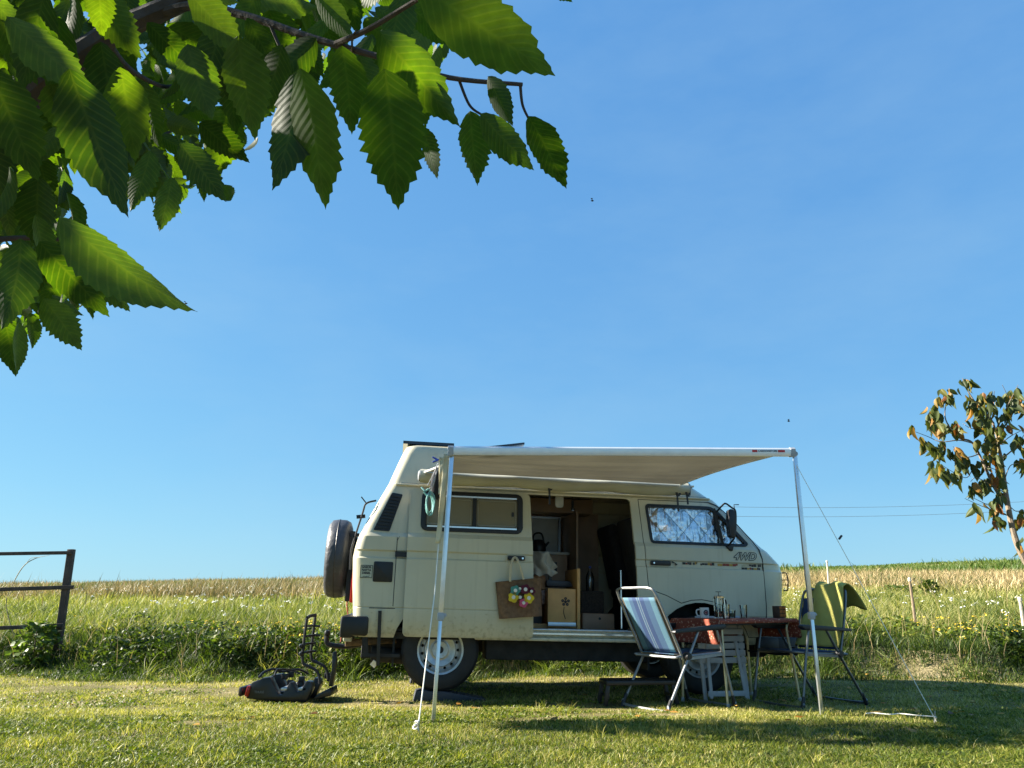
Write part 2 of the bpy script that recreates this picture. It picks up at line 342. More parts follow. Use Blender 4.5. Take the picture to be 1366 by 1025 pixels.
def scatter(n, y0, y1, pw, margin=1.12, xlim=None):
    """points on the ground inside the strip of land the camera side sees, denser near by"""
    u = NR.random(n); a, b = y0**(1-pw), y1**(1-pw)
    y = (a+(b-a)*u)**(1/(1-pw)) if pw != 1 else y0*(y1/y0)**u
    x = (NR.random(n)*2-1)*(y*.70*margin+.6)
    return x, y
def blades(name, x, y, z, h, w, lean, tone, m, parent=None, seg=2, az=None, tip=.0):
    """tapered bent blades of grass as one mesh"""
    n = len(x); az = NR.random(n)*2*np.pi if az is None else az
    la = NR.random(n)*2*np.pi; L = lean*h
    ax, ay = np.cos(az)*w/2, np.sin(az)*w/2; dx, dy = np.cos(la)*L, np.sin(la)*L
    rows = []
    for k in range(seg):
        t = k/seg; s = 1-t*(1-tip)*.75
        for sg in (-1, 1): rows.append(np.stack([x+sg*ax*s+dx*t*t, y+sg*ay*s+dy*t*t, z+h*t*(1-.25*t*lean)], -1))
    rows.append(np.stack([x+dx, y+dy, z+h*(1-.3*np.minimum(lean, 1.5))], -1))
    K = len(rows); V = np.stack(rows, 1).reshape(-1, 3); base = (np.arange(n)*K)[:, None]
    per = []; lt = []
    for k in range(seg-1): per += [2*k, 2*k+1, 2*k+3, 2*k+2]; lt.append(4)
    per += [2*seg-2, 2*seg-1, 2*seg]; lt.append(3)
    return kind(np_mesh(name, V, base+np.array(per)[None], np.tile(lt, n), m, parent, np.repeat(tone, K)), 'stuff')

GREEN = [(0, (.025, .042, .006)), (.28, (.095, .14, .014)), (.52, (.225, .235, .034)), (.75, (.42, .365, .12)), (1, (.58, .49, .26))]
M_lawn = blade_mat('lawn_blades', GREEN)
M_weed = blade_mat('weed_leaves', [(0, (.015, .03, .006)), (.35, (.05, .085, .012)), (.65, (.14, .185, .03)), (1, (.34, .32, .08))])
M_mead = blade_mat('meadow_blades', [(0, (.04, .065, .012)), (.35, (.12, .155, .03)), (.65, (.245, .245, .065)), (1, (.46, .4, .18))])
M_straw = blade_mat('straw_blades', [(0, (.1, .105, .035)), (.3, (.24, .19, .08)), (.7, (.43, .325, .16)), (1, (.6, .47, .26))], trans=.25, tcol=(1.1, 1.05, .8))
M_hill = blade_mat('hill_blades', [(0, (.05, .09, .016)), (.6, (.1, .15, .03)), (1, (.22, .22, .08))])

x, y = scatter(360000, 3.9, 10.2, 1.5)
k = y < bank_line(x)+.35; x, y = x[k], y[k]; n = len(x)
dry = fbm(x*1.3+3, y*1.3); fine = fbm(x*5, y*5+2)
bare = sstep(.56, .72, fbm(x*.9+11.3, y*2.2+4))*sstep(5.2, 6.2, y)*(1-sstep(8.3, 8.9, y))
for bx_, by_, rx_, ry_ in ((.05, 6.25, .5, .16), (-3.0, 7.9, .9, .2), (2.6, 8.5, .9, .2), (-1.4, 7.1, .5, .12), (-4.3, 8.4, .7, .15), (1.2, 6.1, .3, .1), (-2.2, 5.6, .4, .12)):
    bare = np.maximum(bare, np.exp(-(((x-bx_)/rx_)**2+((y-by_)/ry_)**2)*1.1)*1.25)
k = NR.random(n) > bare*.8; x, y, dry, fine, n = x[k], y[k], dry[k], fine[k], k.sum()
tone = np.clip(.55*dry+.4*fine-.12+NR.normal(0, .22, n)+.26*sstep(5.2, 6.7, y), 0, 1)
h = (.014+.034*fine)*(.5+.9*NR.random(n))*(1-.5*bare[k]); w = .0035+.004*NR.random(n)
blades('lawn_grass', x, y, gz(x, y)-.004, h, w, .3+1.1*NR.random(n), tone, M_lawn)
# clover and broad leaves in the lawn
x, y = scatter(70000, 3.9, 9.6, 1.8); k = fbm(x*1.1+31, y*1.6+7) > .5+.1*sstep(5.5, 7, y); x, y = x[k], y[k]; n = len(x)
blades('clover_patches', x, y, gz(x, y)+.004, .014+.018*NR.random(n), .009+.009*NR.random(n), .6+1.4*NR.random(n), np.clip(.1+.42*NR.random(n), 0, 1), M_lawn, tip=.7)
# taller stray tufts in the lawn
cx, cy = scatter(260, 4.1, 9.6, 1.4); x = np.repeat(cx, 16)+NR.normal(0, .025, 260*16); y = np.repeat(cy, 16)+NR.normal(0, .025, 260*16); n = len(x)
blades('grass_tufts', x, y, gz(x, y)-.004, .045+.06*NR.random(n), .004+.003*NR.random(n), .3+.8*NR.random(n), np.clip(.35+.5*NR.random(n), 0, 1), M_lawn, seg=3)

# ------------------------------------------------------------------ weedy bank behind the lawn
def bank_pts(n, d0, d1):
    x = (NR.random(n)*2-1)*9.6; d = d0+(d1-d0)*NR.random(n); return x, bank_line(x)+d, d
x, y, d = bank_pts(115000, -.2, 3.4); n = len(x)
clump = fbm(x*1.5, y*1.5+17)
h = (.085+.28*clump*sstep(-.15, .9, d))*(.5+.8*NR.random(n)); tone = np.clip(-.1+.7*fbm(x*2.3+8, y*2.3)+.36*sstep(.8, 2.2, d)+NR.normal(0, .22, n), 0, 1)  # blades on the bank face toned darker, its shade put into the colour
blades('bank_grass', x, y, gz(x, y)-.01, h, .006+.008*NR.random(n), .2+1.0*NR.random(n), tone, M_weed, seg=3)
# leafy herbs: broad leaf faces carried at all heights
x, y, d = bank_pts(80000, .1, 2.6); k = fbm(x*.8+40, y*1.2+3) > .50; x, y, d = x[k], y[k], d[k]; n = len(x)
z = gz(x, y)+NR.random(n)*.26*sstep(0, .9, d)*(.3+fbm(x*2, y*2))
blades('leafy_herbs', x, y, z, .03+.05*NR.random(n), .018+.025*NR.random(n), .8+1.6*NR.random(n), np.clip(NR.normal(.0, .22, n)+.6*fbm(x*1.4+3, y*1.4)+.2*sstep(.8, 2, d), 0, 1), M_weed, tip=.8)  # herbs low on the bank get a darker tone as painted-in shade
cx, cy, d = bank_pts(330, -.1, 2.6); x = np.repeat(cx, 26)+NR.normal(0, .05, 330*26); y = np.repeat(cy, 26)+NR.normal(0, .05, 330*26); n = len(x)
blades('bank_tufts', x, y, gz(x, y)-.01, np.repeat(.10+.2*NR.random(330), 26)*(.5+.7*NR.random(n)), .007+.007*NR.random(n), .4+1.0*NR.random(n), np.clip(np.repeat(NR.normal(.6, .2, 330), 26)+NR.normal(0, .1, n), 0, 1), M_weed, seg=3)
x, y, d = bank_pts(1500, .3, 3.3); n = len(x)
blades('dry_stalks', x, y, gz(x, y), .25+.3*NR.random(n), np.full(n, .006), .1+.5*NR.random(n), .4+.6*NR.random(n), M_straw, seg=3)
def flower_heads(name, cx, cy, cz, rad, per, spread, m, label=None):
    n = len(cx)*per; ang = NR.random(n)*2*np.pi; rr = spread*np.sqrt(NR.random(n))
    x = np.repeat(cx, per)+np.cos(ang)*rr; y = np.repeat(cy, per)+np.sin(ang)*rr; z = np.repeat(cz, per)+NR.normal(0, spread*.25, n)
    V = []; K = 6
    tilt = NR.normal(0, .35, (n, 2)); r = rad*(.7+.6*NR.random(n))
    for k in range(K):
        a = 2*np.pi*k/K; ox, oy = np.cos(a)*r, np.sin(a)*r
        V.append(np.stack([x+ox, y+oy, z+ox*tilt[:, 0]+oy*tilt[:, 1]], -1))
    V.append(np.stack([x, y, z+r*.5], -1))
    V = np.stack(V, 1).reshape(-1, 3); per_ = []
    for k in range(K): per_ += [k, (k+1) % K, K]
    return kind(np_mesh(name, V, (np.arange(n)*(K+1))[:, None]+np.array(per_)[None], np.full(n*K, 3), m), 'stuff')
M_yel = mat('yellow_petals', (.75, .5, .03), .6, var=.2); M_wht = mat('white_umbels', (.72, .72, .6), .7)
cx, cy, d = bank_pts(1600, .4, 2.8); k = fbm(cx*.9+2, cy*1.4+5) > .55; cx, cy = cx[k], cy[k]
flower_heads('yellow_flowers', cx, cy, gz(cx, cy)+.12+.2*NR.random(len(cx)), .012, 3, .04, M_yel)
cx, cy = scatter(520, 11.5, 24, 1.2); k = fbm(cx*.35+9, cy*.35) > .45; cx, cy = cx[k], cy[k]
flower_heads('white_flowers', cx, cy, gz(cx, cy)+.32+.18*NR.random(len(cx)), .013, 5, .04, M_wht)
nf = len(cx)
x = np.repeat(cx, 2)+NR.normal(0, .02, 2*nf); y = np.repeat(cy, 2)
blades('flower_stalks', x, y, gz(x, y), .38+.1*NR.random(2*nf), np.full(2*nf, .008), np.full(2*nf, .1), np.full(2*nf, .5), M_mead)

# ------------------------------------------------------------------ meadow and dry grass up to the ridge
x, y = scatter(120000, 11.0, 27, 1.5); n = len(x)
tone = np.clip(.02+.85*fbm(x*.7, y*.6+3)+NR.normal(0, .27, n)+.22*sstep(14, 25, y), 0, 1)
blades('meadow_grass', x, y, gz(x, y)-.02, (.16+.3*fbm(x*.9+4, y*.9))*(.55+.8*NR.random(n)), .01+.0012*y*NR.random(n), .2+.8*NR.random(n), tone, M_mead)
x, y = scatter(170000, 23, 72, 1.4); n = len(x); ed = 23+11*(fbm(x*.12, y*.3)-.35)*(.4+NR.random(n))
right = sstep(4, 16, x-.15*(y-30)); far = sstep(38, 42, y+4*(fbm(x*.2, y*.2)-.5))*right
k = (y > ed) & (NR.random(n) > far); x2, y2 = x[k], y[k]; n2 = len(x2)
p = fbm(x2*.22+6, y2*.22)
blades('dry_grass', x2, y2, gz(x2, y2)-.02, (.34+.34*p)*(.5+.75*NR.random(n2)), .012+.0014*y2*NR.random(n2), .15+.55*NR.random(n2), np.clip(.12+.85*fbm(x2*.5+2, y2*.35)+NR.normal(0, .26, n2)-.24*sstep(4, -8, x2), 0, 1), M_straw)
k = (y > ed) & ~k; x2, y2 = x[k], y[k]; n2 = len(x2)
blades('hill_grass', x2, y2, gz(x2, y2)-.02, .12+.14*NR.random(n2), .02+.0016*y2*NR.random(n2), .3+.8*NR.random(n2), np.clip(.2+.6*fbm(x2*.3, y2*.2)+NR.normal(0, .14, n2), 0, 1), M_hill)
x, y = scatter(26000, 26, 64, 1.3); k = fbm(x*.22+20, y*.16+7) > .5; x, y = x[k], y[k]; n = len(x)
blades('green_weeds', x, y, gz(x, y)-.02, .3+.35*NR.random(n), .02+.0018*y*NR.random(n), .2+.6*NR.random(n), np.clip(NR.normal(.35, .2, n), 0, 1), M_hill)
x, y = scatter(260, 14, 45, 1.2); n = len(x)
blades('tall_stalks', x, y, gz(x, y), .6+.5*NR.random(n), .012+.0007*y, .1+.3*NR.random(n), .3*NR.random(n), M_straw, seg=3)
# fallen leaves on the lawn
x, y = scatter(420, 5, 9.6, 1.2); k = (NR.random(len(x)) < .2+.8*sstep(1.5, 4.5, x)); x, y = x[k], y[k]; n = len(x)
M_fall = blade_mat('fallen_leaf_litter', [(0, (.09, .045, .015)), (.5, (.3, .14, .03)), (1, (.5, .3, .06))], trans=.15)
blades('fallen_leaves', x, y, gz(x, y)+.02+.01*NR.random(n), .012+.02*NR.random(n), .035+.025*NR.random(n), 1.5+2*NR.random(n), NR.random(n), M_fall, tip=.9)

# ------------------------------------------------------------------ the camper van (local x forward, y away from the awning side, z up)
TH, TA = R(8.5), R(1.47)
VU = Vector((math.cos(TH)*math.cos(TA), math.sin(TH)*math.cos(TA), -math.sin(TA)))
VV = Vector((-math.sin(TH), math.cos(TH), 0)); VW = VU.cross(VV)
VO = Vector((-.6463, 7.1837, .0788))
VM = Matrix(((VU.x, VV.x, VW.x, VO.x), (VU.y, VV.y, VW.y, VO.y), (VU.z, VV.z, VW.z, VO.z), (0, 0, 0, 1)))
def vw(u, v, w): return VM @ Vector((u, v, w))
def von(px, py, v=0.):                   # surveying: where a sight line meets the plane v of the van
    r = Vector(ray(px, py)); t = (VO+VV*v-Vector(CC)).dot(VV)/r.dot(VV); p = Vector(CC)+r*t-VO
    return p.dot(VU), p.dot(VW)
van = empty('camper_van', 'beige raised roof camper van with open sliding door parked on the lawn', 'camper van', VM)

PAINT = mat('beige_paint', (.52, .48, .345), .3, var=.07, scale=2.2, spec=.5, coat=.4, dirt=(.3, .26, .17), bump=.03, bscale=5)
ROOFM = mat('roof_gelcoat', (.72, .72, .66), .35, var=.05, scale=3, coat=.2)
BLACK = mat('black_plastic', (.009, .009, .011), .45, var=.25, scale=20, bump=.08, bscale=200)
RUBBER = mat('rubber', (.012, .012, .013), .7, var=.35, scale=14, bump=.2, bscale=120)
DARKM = mat('underbody', (.02, .019, .018), .85, var=.5, scale=9, bump=.3, bscale=40)
STEEL = mat('silver_steel', (.46, .47, .48), .38, metal=.75, var=.15, scale=30)
ALU = mat('aluminium', (.74, .76, .78), .28, metal=.85, var=.06, scale=20)
WALU = mat('painted_aluminium', (.74, .75, .76), .3, metal=.35, var=.05, scale=15)
CHROME = mat('bright_trim', (.7, .7, .72), .16, metal=1, var=.05)
GLASS = glass_mat('window_glass'); DGLASS = mat('dark_glass', (.012, .013, .014), .05, var=.1, spec=.8)
WOOD = mat('orange_wood', (.6, .33, .11), .5, var=.2, scale=5); WOOD2 = mat('brown_cabinet', (.34, .22, .145), .55, var=.2, scale=5)
GREYC = mat('grey_panel', (.5, .48, .44), .6, var=.1); DARKC = mat('dark_fabric', (.02, .021, .028), .9, var=.3, scale=30, bump=.2, bscale=150)

# plan slices: height, near side inset, rear end, front end, rear corner radius, front corner radius
W_ = 1.82
RP = [(.45, -.78), (.62, -.80), (.85, -.825), (1.15, -.845), (1.25, -.83), (1.37, -.795), (1.716, -.632), (1.82, -.578), (2.0, -.515), (2.15, -.458), (2.23, -.425), (2.252, -.405), (2.27, -.36), (2.284, -.28), (2.29, -.2)]
FP = [(.45, 3.33), (.77, 3.39), (1.10, 3.43), (1.2, 3.41), (1.33, 3.275), (1.47, 3.115), (1.645, 2.935), (1.83, 2.745), (1.94, 2.60), (2.05, 2.40), (2.15, 2.15), (2.22, 1.85), (2.26, 1.5), (2.29, 1.2)]
SI = [(.45, .035), (.49, .012), (.6, 0), (.70, 0), (.706, .005), (.712, 0), (1.135, 0), (1.15, .014), (1.2, .014), (1.213, 0), (1.335, 0), (1.352, .012), (1.372, .028), (1.6, .052), (1.79, .075), (1.835, .085), (1.85, .12), (1.95, .138), (2.06, .16), (2.15, .18), (2.2, .192), (2.235, .215), (2.255, .26), (2.27, .38), (2.284, .58), (2.29, .75)]
WL = sorted(set([w for w, _ in SI]+[.9, 1.05, 1.28, 1.45, 1.53, 1.68]))
def ip(tab, w): return float(np.interp(w, [a for a, _ in tab], [b for _, b in tab]))
def side_v(w): return ip(SI, w)
def shell_rings(t):
    rings = []
    for w in WL:
        v0 = side_v(w)+t; v1 = W_-side_v(w)-t; ur = ip(RP, w)+t; uf = ip(FP, w)-t
        rr = min(.11, (v1-v0)*.45); rf = min(float(np.interp(w, [1.2, 1.83, 2.1], [.3, .22, .3])), (v1-v0)*.48)
        ww = w if t == 0 else .48+(w-.45)*(2.255-.48)/(2.29-.45)
        P = []
        for k in range(31): P.append((ur+rr+(uf-rf-ur-rr)*k/30, v0))
        for k in range(1, 10): a = R(90*k/10); P.append((uf-rf+rf*math.sin(a), v0+rf-rf*math.cos(a)))
        for k in range(13):
            s = k/12; P.append((uf+.045*math.sin(s*math.pi), v0+rf+(v1-v0-2*rf)*s))
        for k in range(1, 10): a = R(90*k/10); P.append((uf-rf+rf*math.cos(a), v1-rf+rf*math.sin(a)))
        for k in range(31): P.append((uf-rf+(ur+rr-uf+rf)*k/30, v1))
        for k in range(1, 7): a = R(90*k/7); P.append((ur+rr-rr*math.sin(a), v1-rr+rr*math.cos(a)))
        for k in range(9): P.append((ur, v1-rr+(v0-v1+2*rr)*k/8))
        for k in range(1, 7): a = R(90*k/7); P.append((ur+rr-rr*math.cos(a), v0+rr-rr*math.sin(a)))
        rings.append([(u, v, ww) for u, v in P])
    return rings
def shell_mesh():
    mb = MB()
    for t, inv in ((0, False), (.032, True)):
        rg = shell_rings(t); n = len(rg[0]); V = [p for r in rg for p in r]; F = []
        for i in range(len(rg)-1): F += [(i*n+k, i*n+(k+1) % n, (i+1)*n+(k+1) % n, (i+1)*n+k) for k in range(n)]
        F += [tuple(range(n-1, -1, -1)), tuple((len(rg)-1)*n+k for k in range(n))]
        mb.add(V, [f[::-1] for f in F] if inv else F)
    return mb.mesh('shell', 0, fixn=False)
def vprism(poly, v0=-.3, v1=.33):
    return MB().prism(poly, lambda u, w: (u, v0, w), lambda u, w: (u, v1, w)).mesh('cut', 0)
def inset(poly, d):
    P = [Vector(p) for p in poly]; A = sum(P[i-1].x*P[i].y-P[i].x*P[i-1].y for i in range(len(P))); s = 1 if A > 0 else -1; out = []
    for i in range(len(P)):
        e1 = (P[i]-P[i-1]).normalized(); e2 = (P[(i+1) % len(P)]-P[i]).normalized()
        n1 = Vector((-e1.y, e1.x))*s; n2 = Vector((-e2.y, e2.x))*s; m = (n1+n2); L = max(m.length_squared/2, .35); out.append(tuple(P[i]+m*(d/L)))
    return out
arc = [(2.455+.505*math.cos(R(a)), .35+.505*math.sin(R(a))) for a in (28, 40, 52, 64, 76, 88, 100, 112)]
FD = rounded([(1.885, 1.793), (2.655, 1.793)], 0) if False else [(1.885, 1.79), (2.62, 1.79), (2.69, 1.765), (2.76, 1.71), (2.86, 1.615), (3.03, 1.425), (3.085, 1.34), (3.11, 1.25), (3.115, 1.1), (3.12, .8), (3.105, .6), (3.06, .52), (2.93, .52)]+arc+[(2.12, .885), (1.96, .935), (1.945, .99), (1.915, 1.4)]
SD = rounded([(.655, .463), (1.832, .463), (1.822, 1.1), (1.79, 1.785), (.65, 1.785)], .05)
OPEN = rounded([(.64, .548), (1.842, .548), (1.834, 1.1), (1.80, 1.793), (.64, 1.793)], .05)
def arch(u, r): return MB().prism([(u+r*math.cos(R(a)), .35+r*math.sin(R(a))) for a in range(0, 360, 12)], lambda a, b: (a, -.3, b), lambda a, b: (a, .3, b)).mesh('cut', 0)
def arch_far(u, r): return MB().prism([(u+r*math.cos(R(a)), .35+r*math.sin(R(a))) for a in range(0, 360, 12)], lambda a, b: (a, W_-.3, b), lambda a, b: (a, W_+.3, b)).mesh('cut', 0)
FW = rounded([(1.958, 1.742), (2.625, 1.742), (2.69, 1.705), (2.975, 1.395), (2.955, 1.378), (1.995, 1.378)], .035)
SDW = rounded([(.79, 1.425), (1.69, 1.425), (1.69, 1.745), (.79, 1.745)], .04)
shell = shell_mesh()
b_me = booleans(shell.copy(), [vprism(inset(FD, -.007)), vprism(OPEN), arch(0, .44), arch(2.455, .475), arch_far(0, .44), arch_far(2.455, .475)])
finish(b_me, 28); body = obj('body', b_me, PAINT, van)
d_me = booleans(shell.copy(), [vprism(FD)], 'INTERSECT'); d_me = booleans(d_me, [vprism(FW), arch(2.455, .475)]); finish(d_me, 28)
fdoor = obj('front_door', d_me, PAINT, van)
s_me = booleans(shell.copy(), [vprism(SD)], 'INTERSECT'); s_me = booleans(s_me, [vprism(SDW)])
s_me.transform(Matrix.Translation((-1.007, -.075, 0))); finish(s_me, 28); sdoor = obj('sliding_door', s_me, PAINT, van)

def on_side(u, w, off): return (u, side_v(w)-off, w)
# black seal round the front door
MB().tube([on_side(u, w, -.004) for u, w in inset(FD, -.0035)], .0055, 6, True).build('door_seal', BLACK, fdoor)
# front window: black frame, divider, glass
MB().ring(inset(FW, -.012), inset(FW, .016), lambda u, w: on_side(u, w, .006), lambda u, w: on_side(u, w, -.03)).build('window_frame', BLACK, fdoor)
MB().bar(on_side(2.665, 1.735, -.004), on_side(2.725, 1.385, -.004), .022, .03, (0, 0, 1)).build('quarter_divider', BLACK, fdoor)
MB().prism(inset(FW, .004), lambda u, w: on_side(u, w, -.014), lambda u, w: on_side(u, w, -.017)).build('window_pane', GLASS, fdoor, 0)
# door handle recess and handle
hu, hw = von(868, 751, 0); hu2, _ = von(892, 752, 0)
MB().prism(rounded(rect(hu, hu2+.02, hw-.022, hw+.022), .015), lambda u, w: (u, -.012, w), lambda u, w: (u, .02, w)).build('door_handle', BLACK, fdoor, bevel=.004)
MB().lathe((hu+.03, -.012, hw), (0, -1, 0), [(.008, 0), (.008, .004)], 12).build('key_lock', CHROME, fdoor)
# row of travel stickers
stk = [mat('sticker_red', srgb('8a3424'), .6), mat('sticker_dark', srgb('3a3030'), .6), mat('sticker_cream', srgb('b3a98c'), .6), mat('sticker_yellow', srgb('b08a3a'), .6), mat('sticker_black', (.02, .02, .02), .6)]
rs = random.Random(5)
for a, b, yy in ((911, 931, 751), (935, 955, 752), (958, 985, 753), (990, 1016, 754), (990, 1016, 758.5)):
    x = a
    while x < b-1:
        wd = min(rs.choice((2.2, 3.2, 4.5)), b-x); u0, w0 = von(x, yy+1.6*rs.random()*.5, 0); u1, _ = von(x+wd, yy, 0); hh = rs.choice((.011, .014, .016))
        v = side_v(w0)-.002
        MB().box(u0, u1-.003, v-.001, v+.003, w0-hh, w0+hh*.6).build('sticker', rs.choice(stk), fdoor, 0); x += wd
gk = [von(a, b, 0) for a, b in ((896, 748.5), (899, 750), (902, 752), (904, 753), (901.5, 755), (900, 751.5), (897, 751))]
MB().prism(gk, lambda u, w: (u, -.003, w), lambda u, w: (u, .004, w)).build('sticker', stk[4], fdoor, 0)
# 4WD lettering
tu, tw = von(993, 743, 0)
for sz, bo, mt_, off in ((.098, .007, BLACK, .002), (.098, .0005, mat('lettering_fill', (.42, .42, .34), .5), .004)):
    me = text_mesh('4WD', sz, .0008, .35, bo, 1.02); me.transform(Matrix.Translation((tu, -off, tw)) @ Matrix.Rotation(R(90), 4, 'X')); obj('lettering', me, mt_, fdoor)

# sliding door details
DV = -.075
def sd(u, w, off): return (u, DV+side_v(w)-off, w)
W1 = [(u-1.007, w) for u, w in SDW]
MB().ring(inset(W1, -.03), inset(W1, .022), lambda u, w: sd(u, w, .012), lambda u, w: sd(u, w, -.02)).build('window_frame', BLACK, sdoor, bevel=.004)
umin, umax = .79-1.007, 1.69-1.007; um = (umin+umax)/2+.02
TINT = mat('tinted_acrylic', (.2, .18, .125), .14, var=.08, scale=2, spec=.6); TINT2 = mat('acrylic_edge', (.25, .235, .185), .3, var=.1)
for a, b in ((umin+.02, um-.018), (um+.018, umax-.02)):
    pl = rounded(rect(a, b, 1.452, 1.716), .03)
    p = MB().prism(pl, lambda u, w: sd(u, w, -.008), lambda u, w: sd(u, w, -.02)).build('window_pane', TINT, sdoor, 0)
    MB().ring(inset(pl, .012), inset(pl, .019), lambda u, w: sd(u, w, -.006), lambda u, w: sd(u, w, -.012)).build('pane_edge', TINT2, p, 0)
MB().bar(sd(um, 1.44, 0), sd(um, 1.735, 0), .034, .02, (0, 1, 0)).build('window_divider', BLACK, sdoor)
MB().box(umax-.075, umax-.055, *sorted((sd(0, 1.58, .004)[1], sd(0, 1.58, -.01)[1])), 1.56, 1.60).build('window_latch', BLACK, sdoor)
for w in (1.44, 1.728): MB().bar(sd(umin+.03, w, .014), sd(umax-.03, w, .014), .006, .014, (0, 0, 1)).build('window_rail', ALU, sdoor)
hu, hw = von(689, 745, DV)
MB().ring(rounded(rect(hu-.1, hu+.09, hw-.035, hw+.035), .03), rounded(rect(hu-.092, hu+.082, hw-.027, hw+.027), .025), lambda u, w: (u, DV-.004, w), lambda u, w: (u, DV+.02, w)).build('handle_recess', PAINT, sdoor)
MB().prism(rounded(rect(hu-.085, hu+.075, hw-.02, hw+.02), .02), lambda u, w: (u, DV-.024, w), lambda u, w: (u, DV-.01, w)).build('door_handle', BLACK, sdoor, bevel=.003)
MB().lathe((hu+.055, DV-.024, hw), (0, -1, 0), [(.009, 0), (.009, .004)], 12).build('key_lock', CHROME, sdoor)
# slide rail, gutter rail, sill trim, seams on the rear quarter
MB().box(-.46, .66, -.012, .012, 1.155, 1.2).build('slide_rail', BLACK, van)
MB().tube([on_side(ip(RP, 1.83)+.08, 1.83, .012)]+[on_side(u, 1.83, .014) for u in np.linspace(-.4, 2.55, 12)]+[on_side(2.63, 1.83, -.01)], .011, 8).build('rain_gutter', PAINT, van)
MB().tube([on_side(u, 1.846, .004) for u in np.linspace(-.45, 2.6, 10)], .0045, 5).build('gutter_seam', BLACK, van)
MB().box(.66, 1.84, -.004, .2, .537, .555).build('door_sill', STEEL, van, bevel=.004)
MB().box(.3, 1.95, -.03, .03, .447, .478).build('side_skirt', PAINT, van, bevel=.01)
MB().box(.6, 1.86, -.018, -.002, .505, .52).build('sill_trim', CHROME, van)
for pts in ([(-.66, .70), (-.43, .70)], [(-.45, 1.33), (-.45, .72)], [(-.43, 1.34), (-.45, 1.3), (-.46, 1.2)]):
    MB().tube([on_side(u, w, .0) for u, w in pts], .0035, 5).build('panel_seam', BLACK, van)
# sloped air grille in the rear pillar
g = [von(*p, v=.05) for p in ((523, 657), (537.5, 659.5), (519.5, 709.5), (498, 707.5))]
MB().prism(rounded(g, .015), lambda u, w: on_side(u, w, .006), lambda u, w: on_side(u, w, -.03)).build('air_grille', BLACK, van)
for k in range(1, 12):
    t = k/12; a = Vector(g[0]).lerp(Vector(g[3]), t); b = Vector(g[1]).lerp(Vector(g[2]), t)
    MB().bar(on_side(a.x+.01, a.y, .012), on_side(b.x-.01, b.y, .012), .012, .012).build('grille_slat', BLACK, van)
# side vent cover and fuel sticker
a, b = von(499, 749), von(523, 777)
MB().prism(rounded(rect(a[0], b[0], b[1], a[1]), .014), lambda u, w: (u, -.009, w), lambda u, w: (u, .02, w)).build('vent_cover', BLACK, van, bevel=.004)
a, b = von(481, 753.5), von(496.5, 771.5); sp_ = rounded(rect(a[0], b[0], b[1], a[1]), .006)
st = MB().prism(sp_, lambda u, w: (u, -.003, w), lambda u, w: (u, .01, w)).build('fuel_sticker', mat('sticker_plain', (.5, .5, .38), .5), van)
MB().ring(inset(sp_, .001), inset(sp_, .006), lambda u, w: (u, -.0042, w), lambda u, w: (u, -.001, w)).build('sticker_border', BLACK, st)
for i, t in enumerate(('GASOIL', 'NAFTA', 'DIESEL')):
    me = text_mesh(t, .026, .0006, 0, .0012); me.transform(Matrix.Translation(((a[0]+b[0])/2, -.0042, a[1]-.02-.026*i)) @ Matrix.Rotation(R(90), 4, 'X')); obj('lettering', me, BLACK, st)
cu_ = (a[0]+b[0])/2
MB().tube(spline([(cu_+.03, -.004, a[1]-.092), (cu_+.02, -.004, a[1]-.102), (cu_+.008, -.004, a[1]-.098), (cu_-.002, -.004, a[1]-.106), (cu_-.016, -.004, a[1]-.1), (cu_-.03, -.004, a[1]-.108)], 4), .0022, 5).build('lettering', BLACK, st)
# windscreen, rear window, headlights, number plate, grille, indicators: the ends the camera sees past
def end_patch(front, w0, w1, v0, v1, off, nv=10, nw=6):
    def fn(i, j):
        w = w0+(w1-w0)*j; v = v0+(v1-v0)*i
        s = (v-.3)/(W_-.6)
        u = (ip(FP, w)+.045*math.sin(max(0, min(1, s))*math.pi)+off) if front else ip(RP, w)-off
        return (u, v, w)
    return MB().grid(nv, nw, fn)
end_patch(True, 1.3, 1.76, .33, W_-.33, .006).build('windscreen', DGLASS, van)
end_patch(False, 1.33, 1.72, .28, W_-.28, .006).build('rear_window', DGLASS, van)
end_patch(True, .86, 1.06, .35, W_-.35, .01).build('front_grille', BLACK, van)
end_patch(False, .7, .82, .65, W_-.65, .008).build('number_plate', mat('plate', (.7, .7, .68), .5), van)
for v in (.42, W_-.42): MB().lathe((3.44, v, .96), (1, 0, 0), [(.085, 0), (.09, .02), (.07, .035), (.02, .042)], 20).build('headlight', mat('lamp_glass', (.6, .62, .65), .1, spec=.8), van)
for v in (.2, W_-.2): MB().box(-.846, -.80, v-.02 if v < 1 else v-.07, v+.1 if v < 1 else v+.02, .74, 1.05).build('tail_lamp', mat('red_lens', (.35, .02, .015), .2), van, bevel=.01)
# front lamp guard seen at the nose edge
u0, w0 = von(1043.5, 764); _, w1 = von(1044, 787)
MB().tube(spline([(3.37, .12, w0), (3.41, .10, w0-.01), (3.41, .10, w1+.01), (3.37, .12, w1)], 4), .006, 6).build('lamp_guard', BLACK, van)
for k in (.3, .6): MB().tube([(3.37, .13, w1+(w0-w1)*k), (3.412, .10, w1+(w0-w1)*k)], .004, 6).build('lamp_guard', BLACK, van)
u0, w0 = von(1024, 736); MB().box(u0-.03, u0+.02, .1, .16, w0-.02, w0+.012).build('washer_nozzle', PAINT, van, bevel=.006)
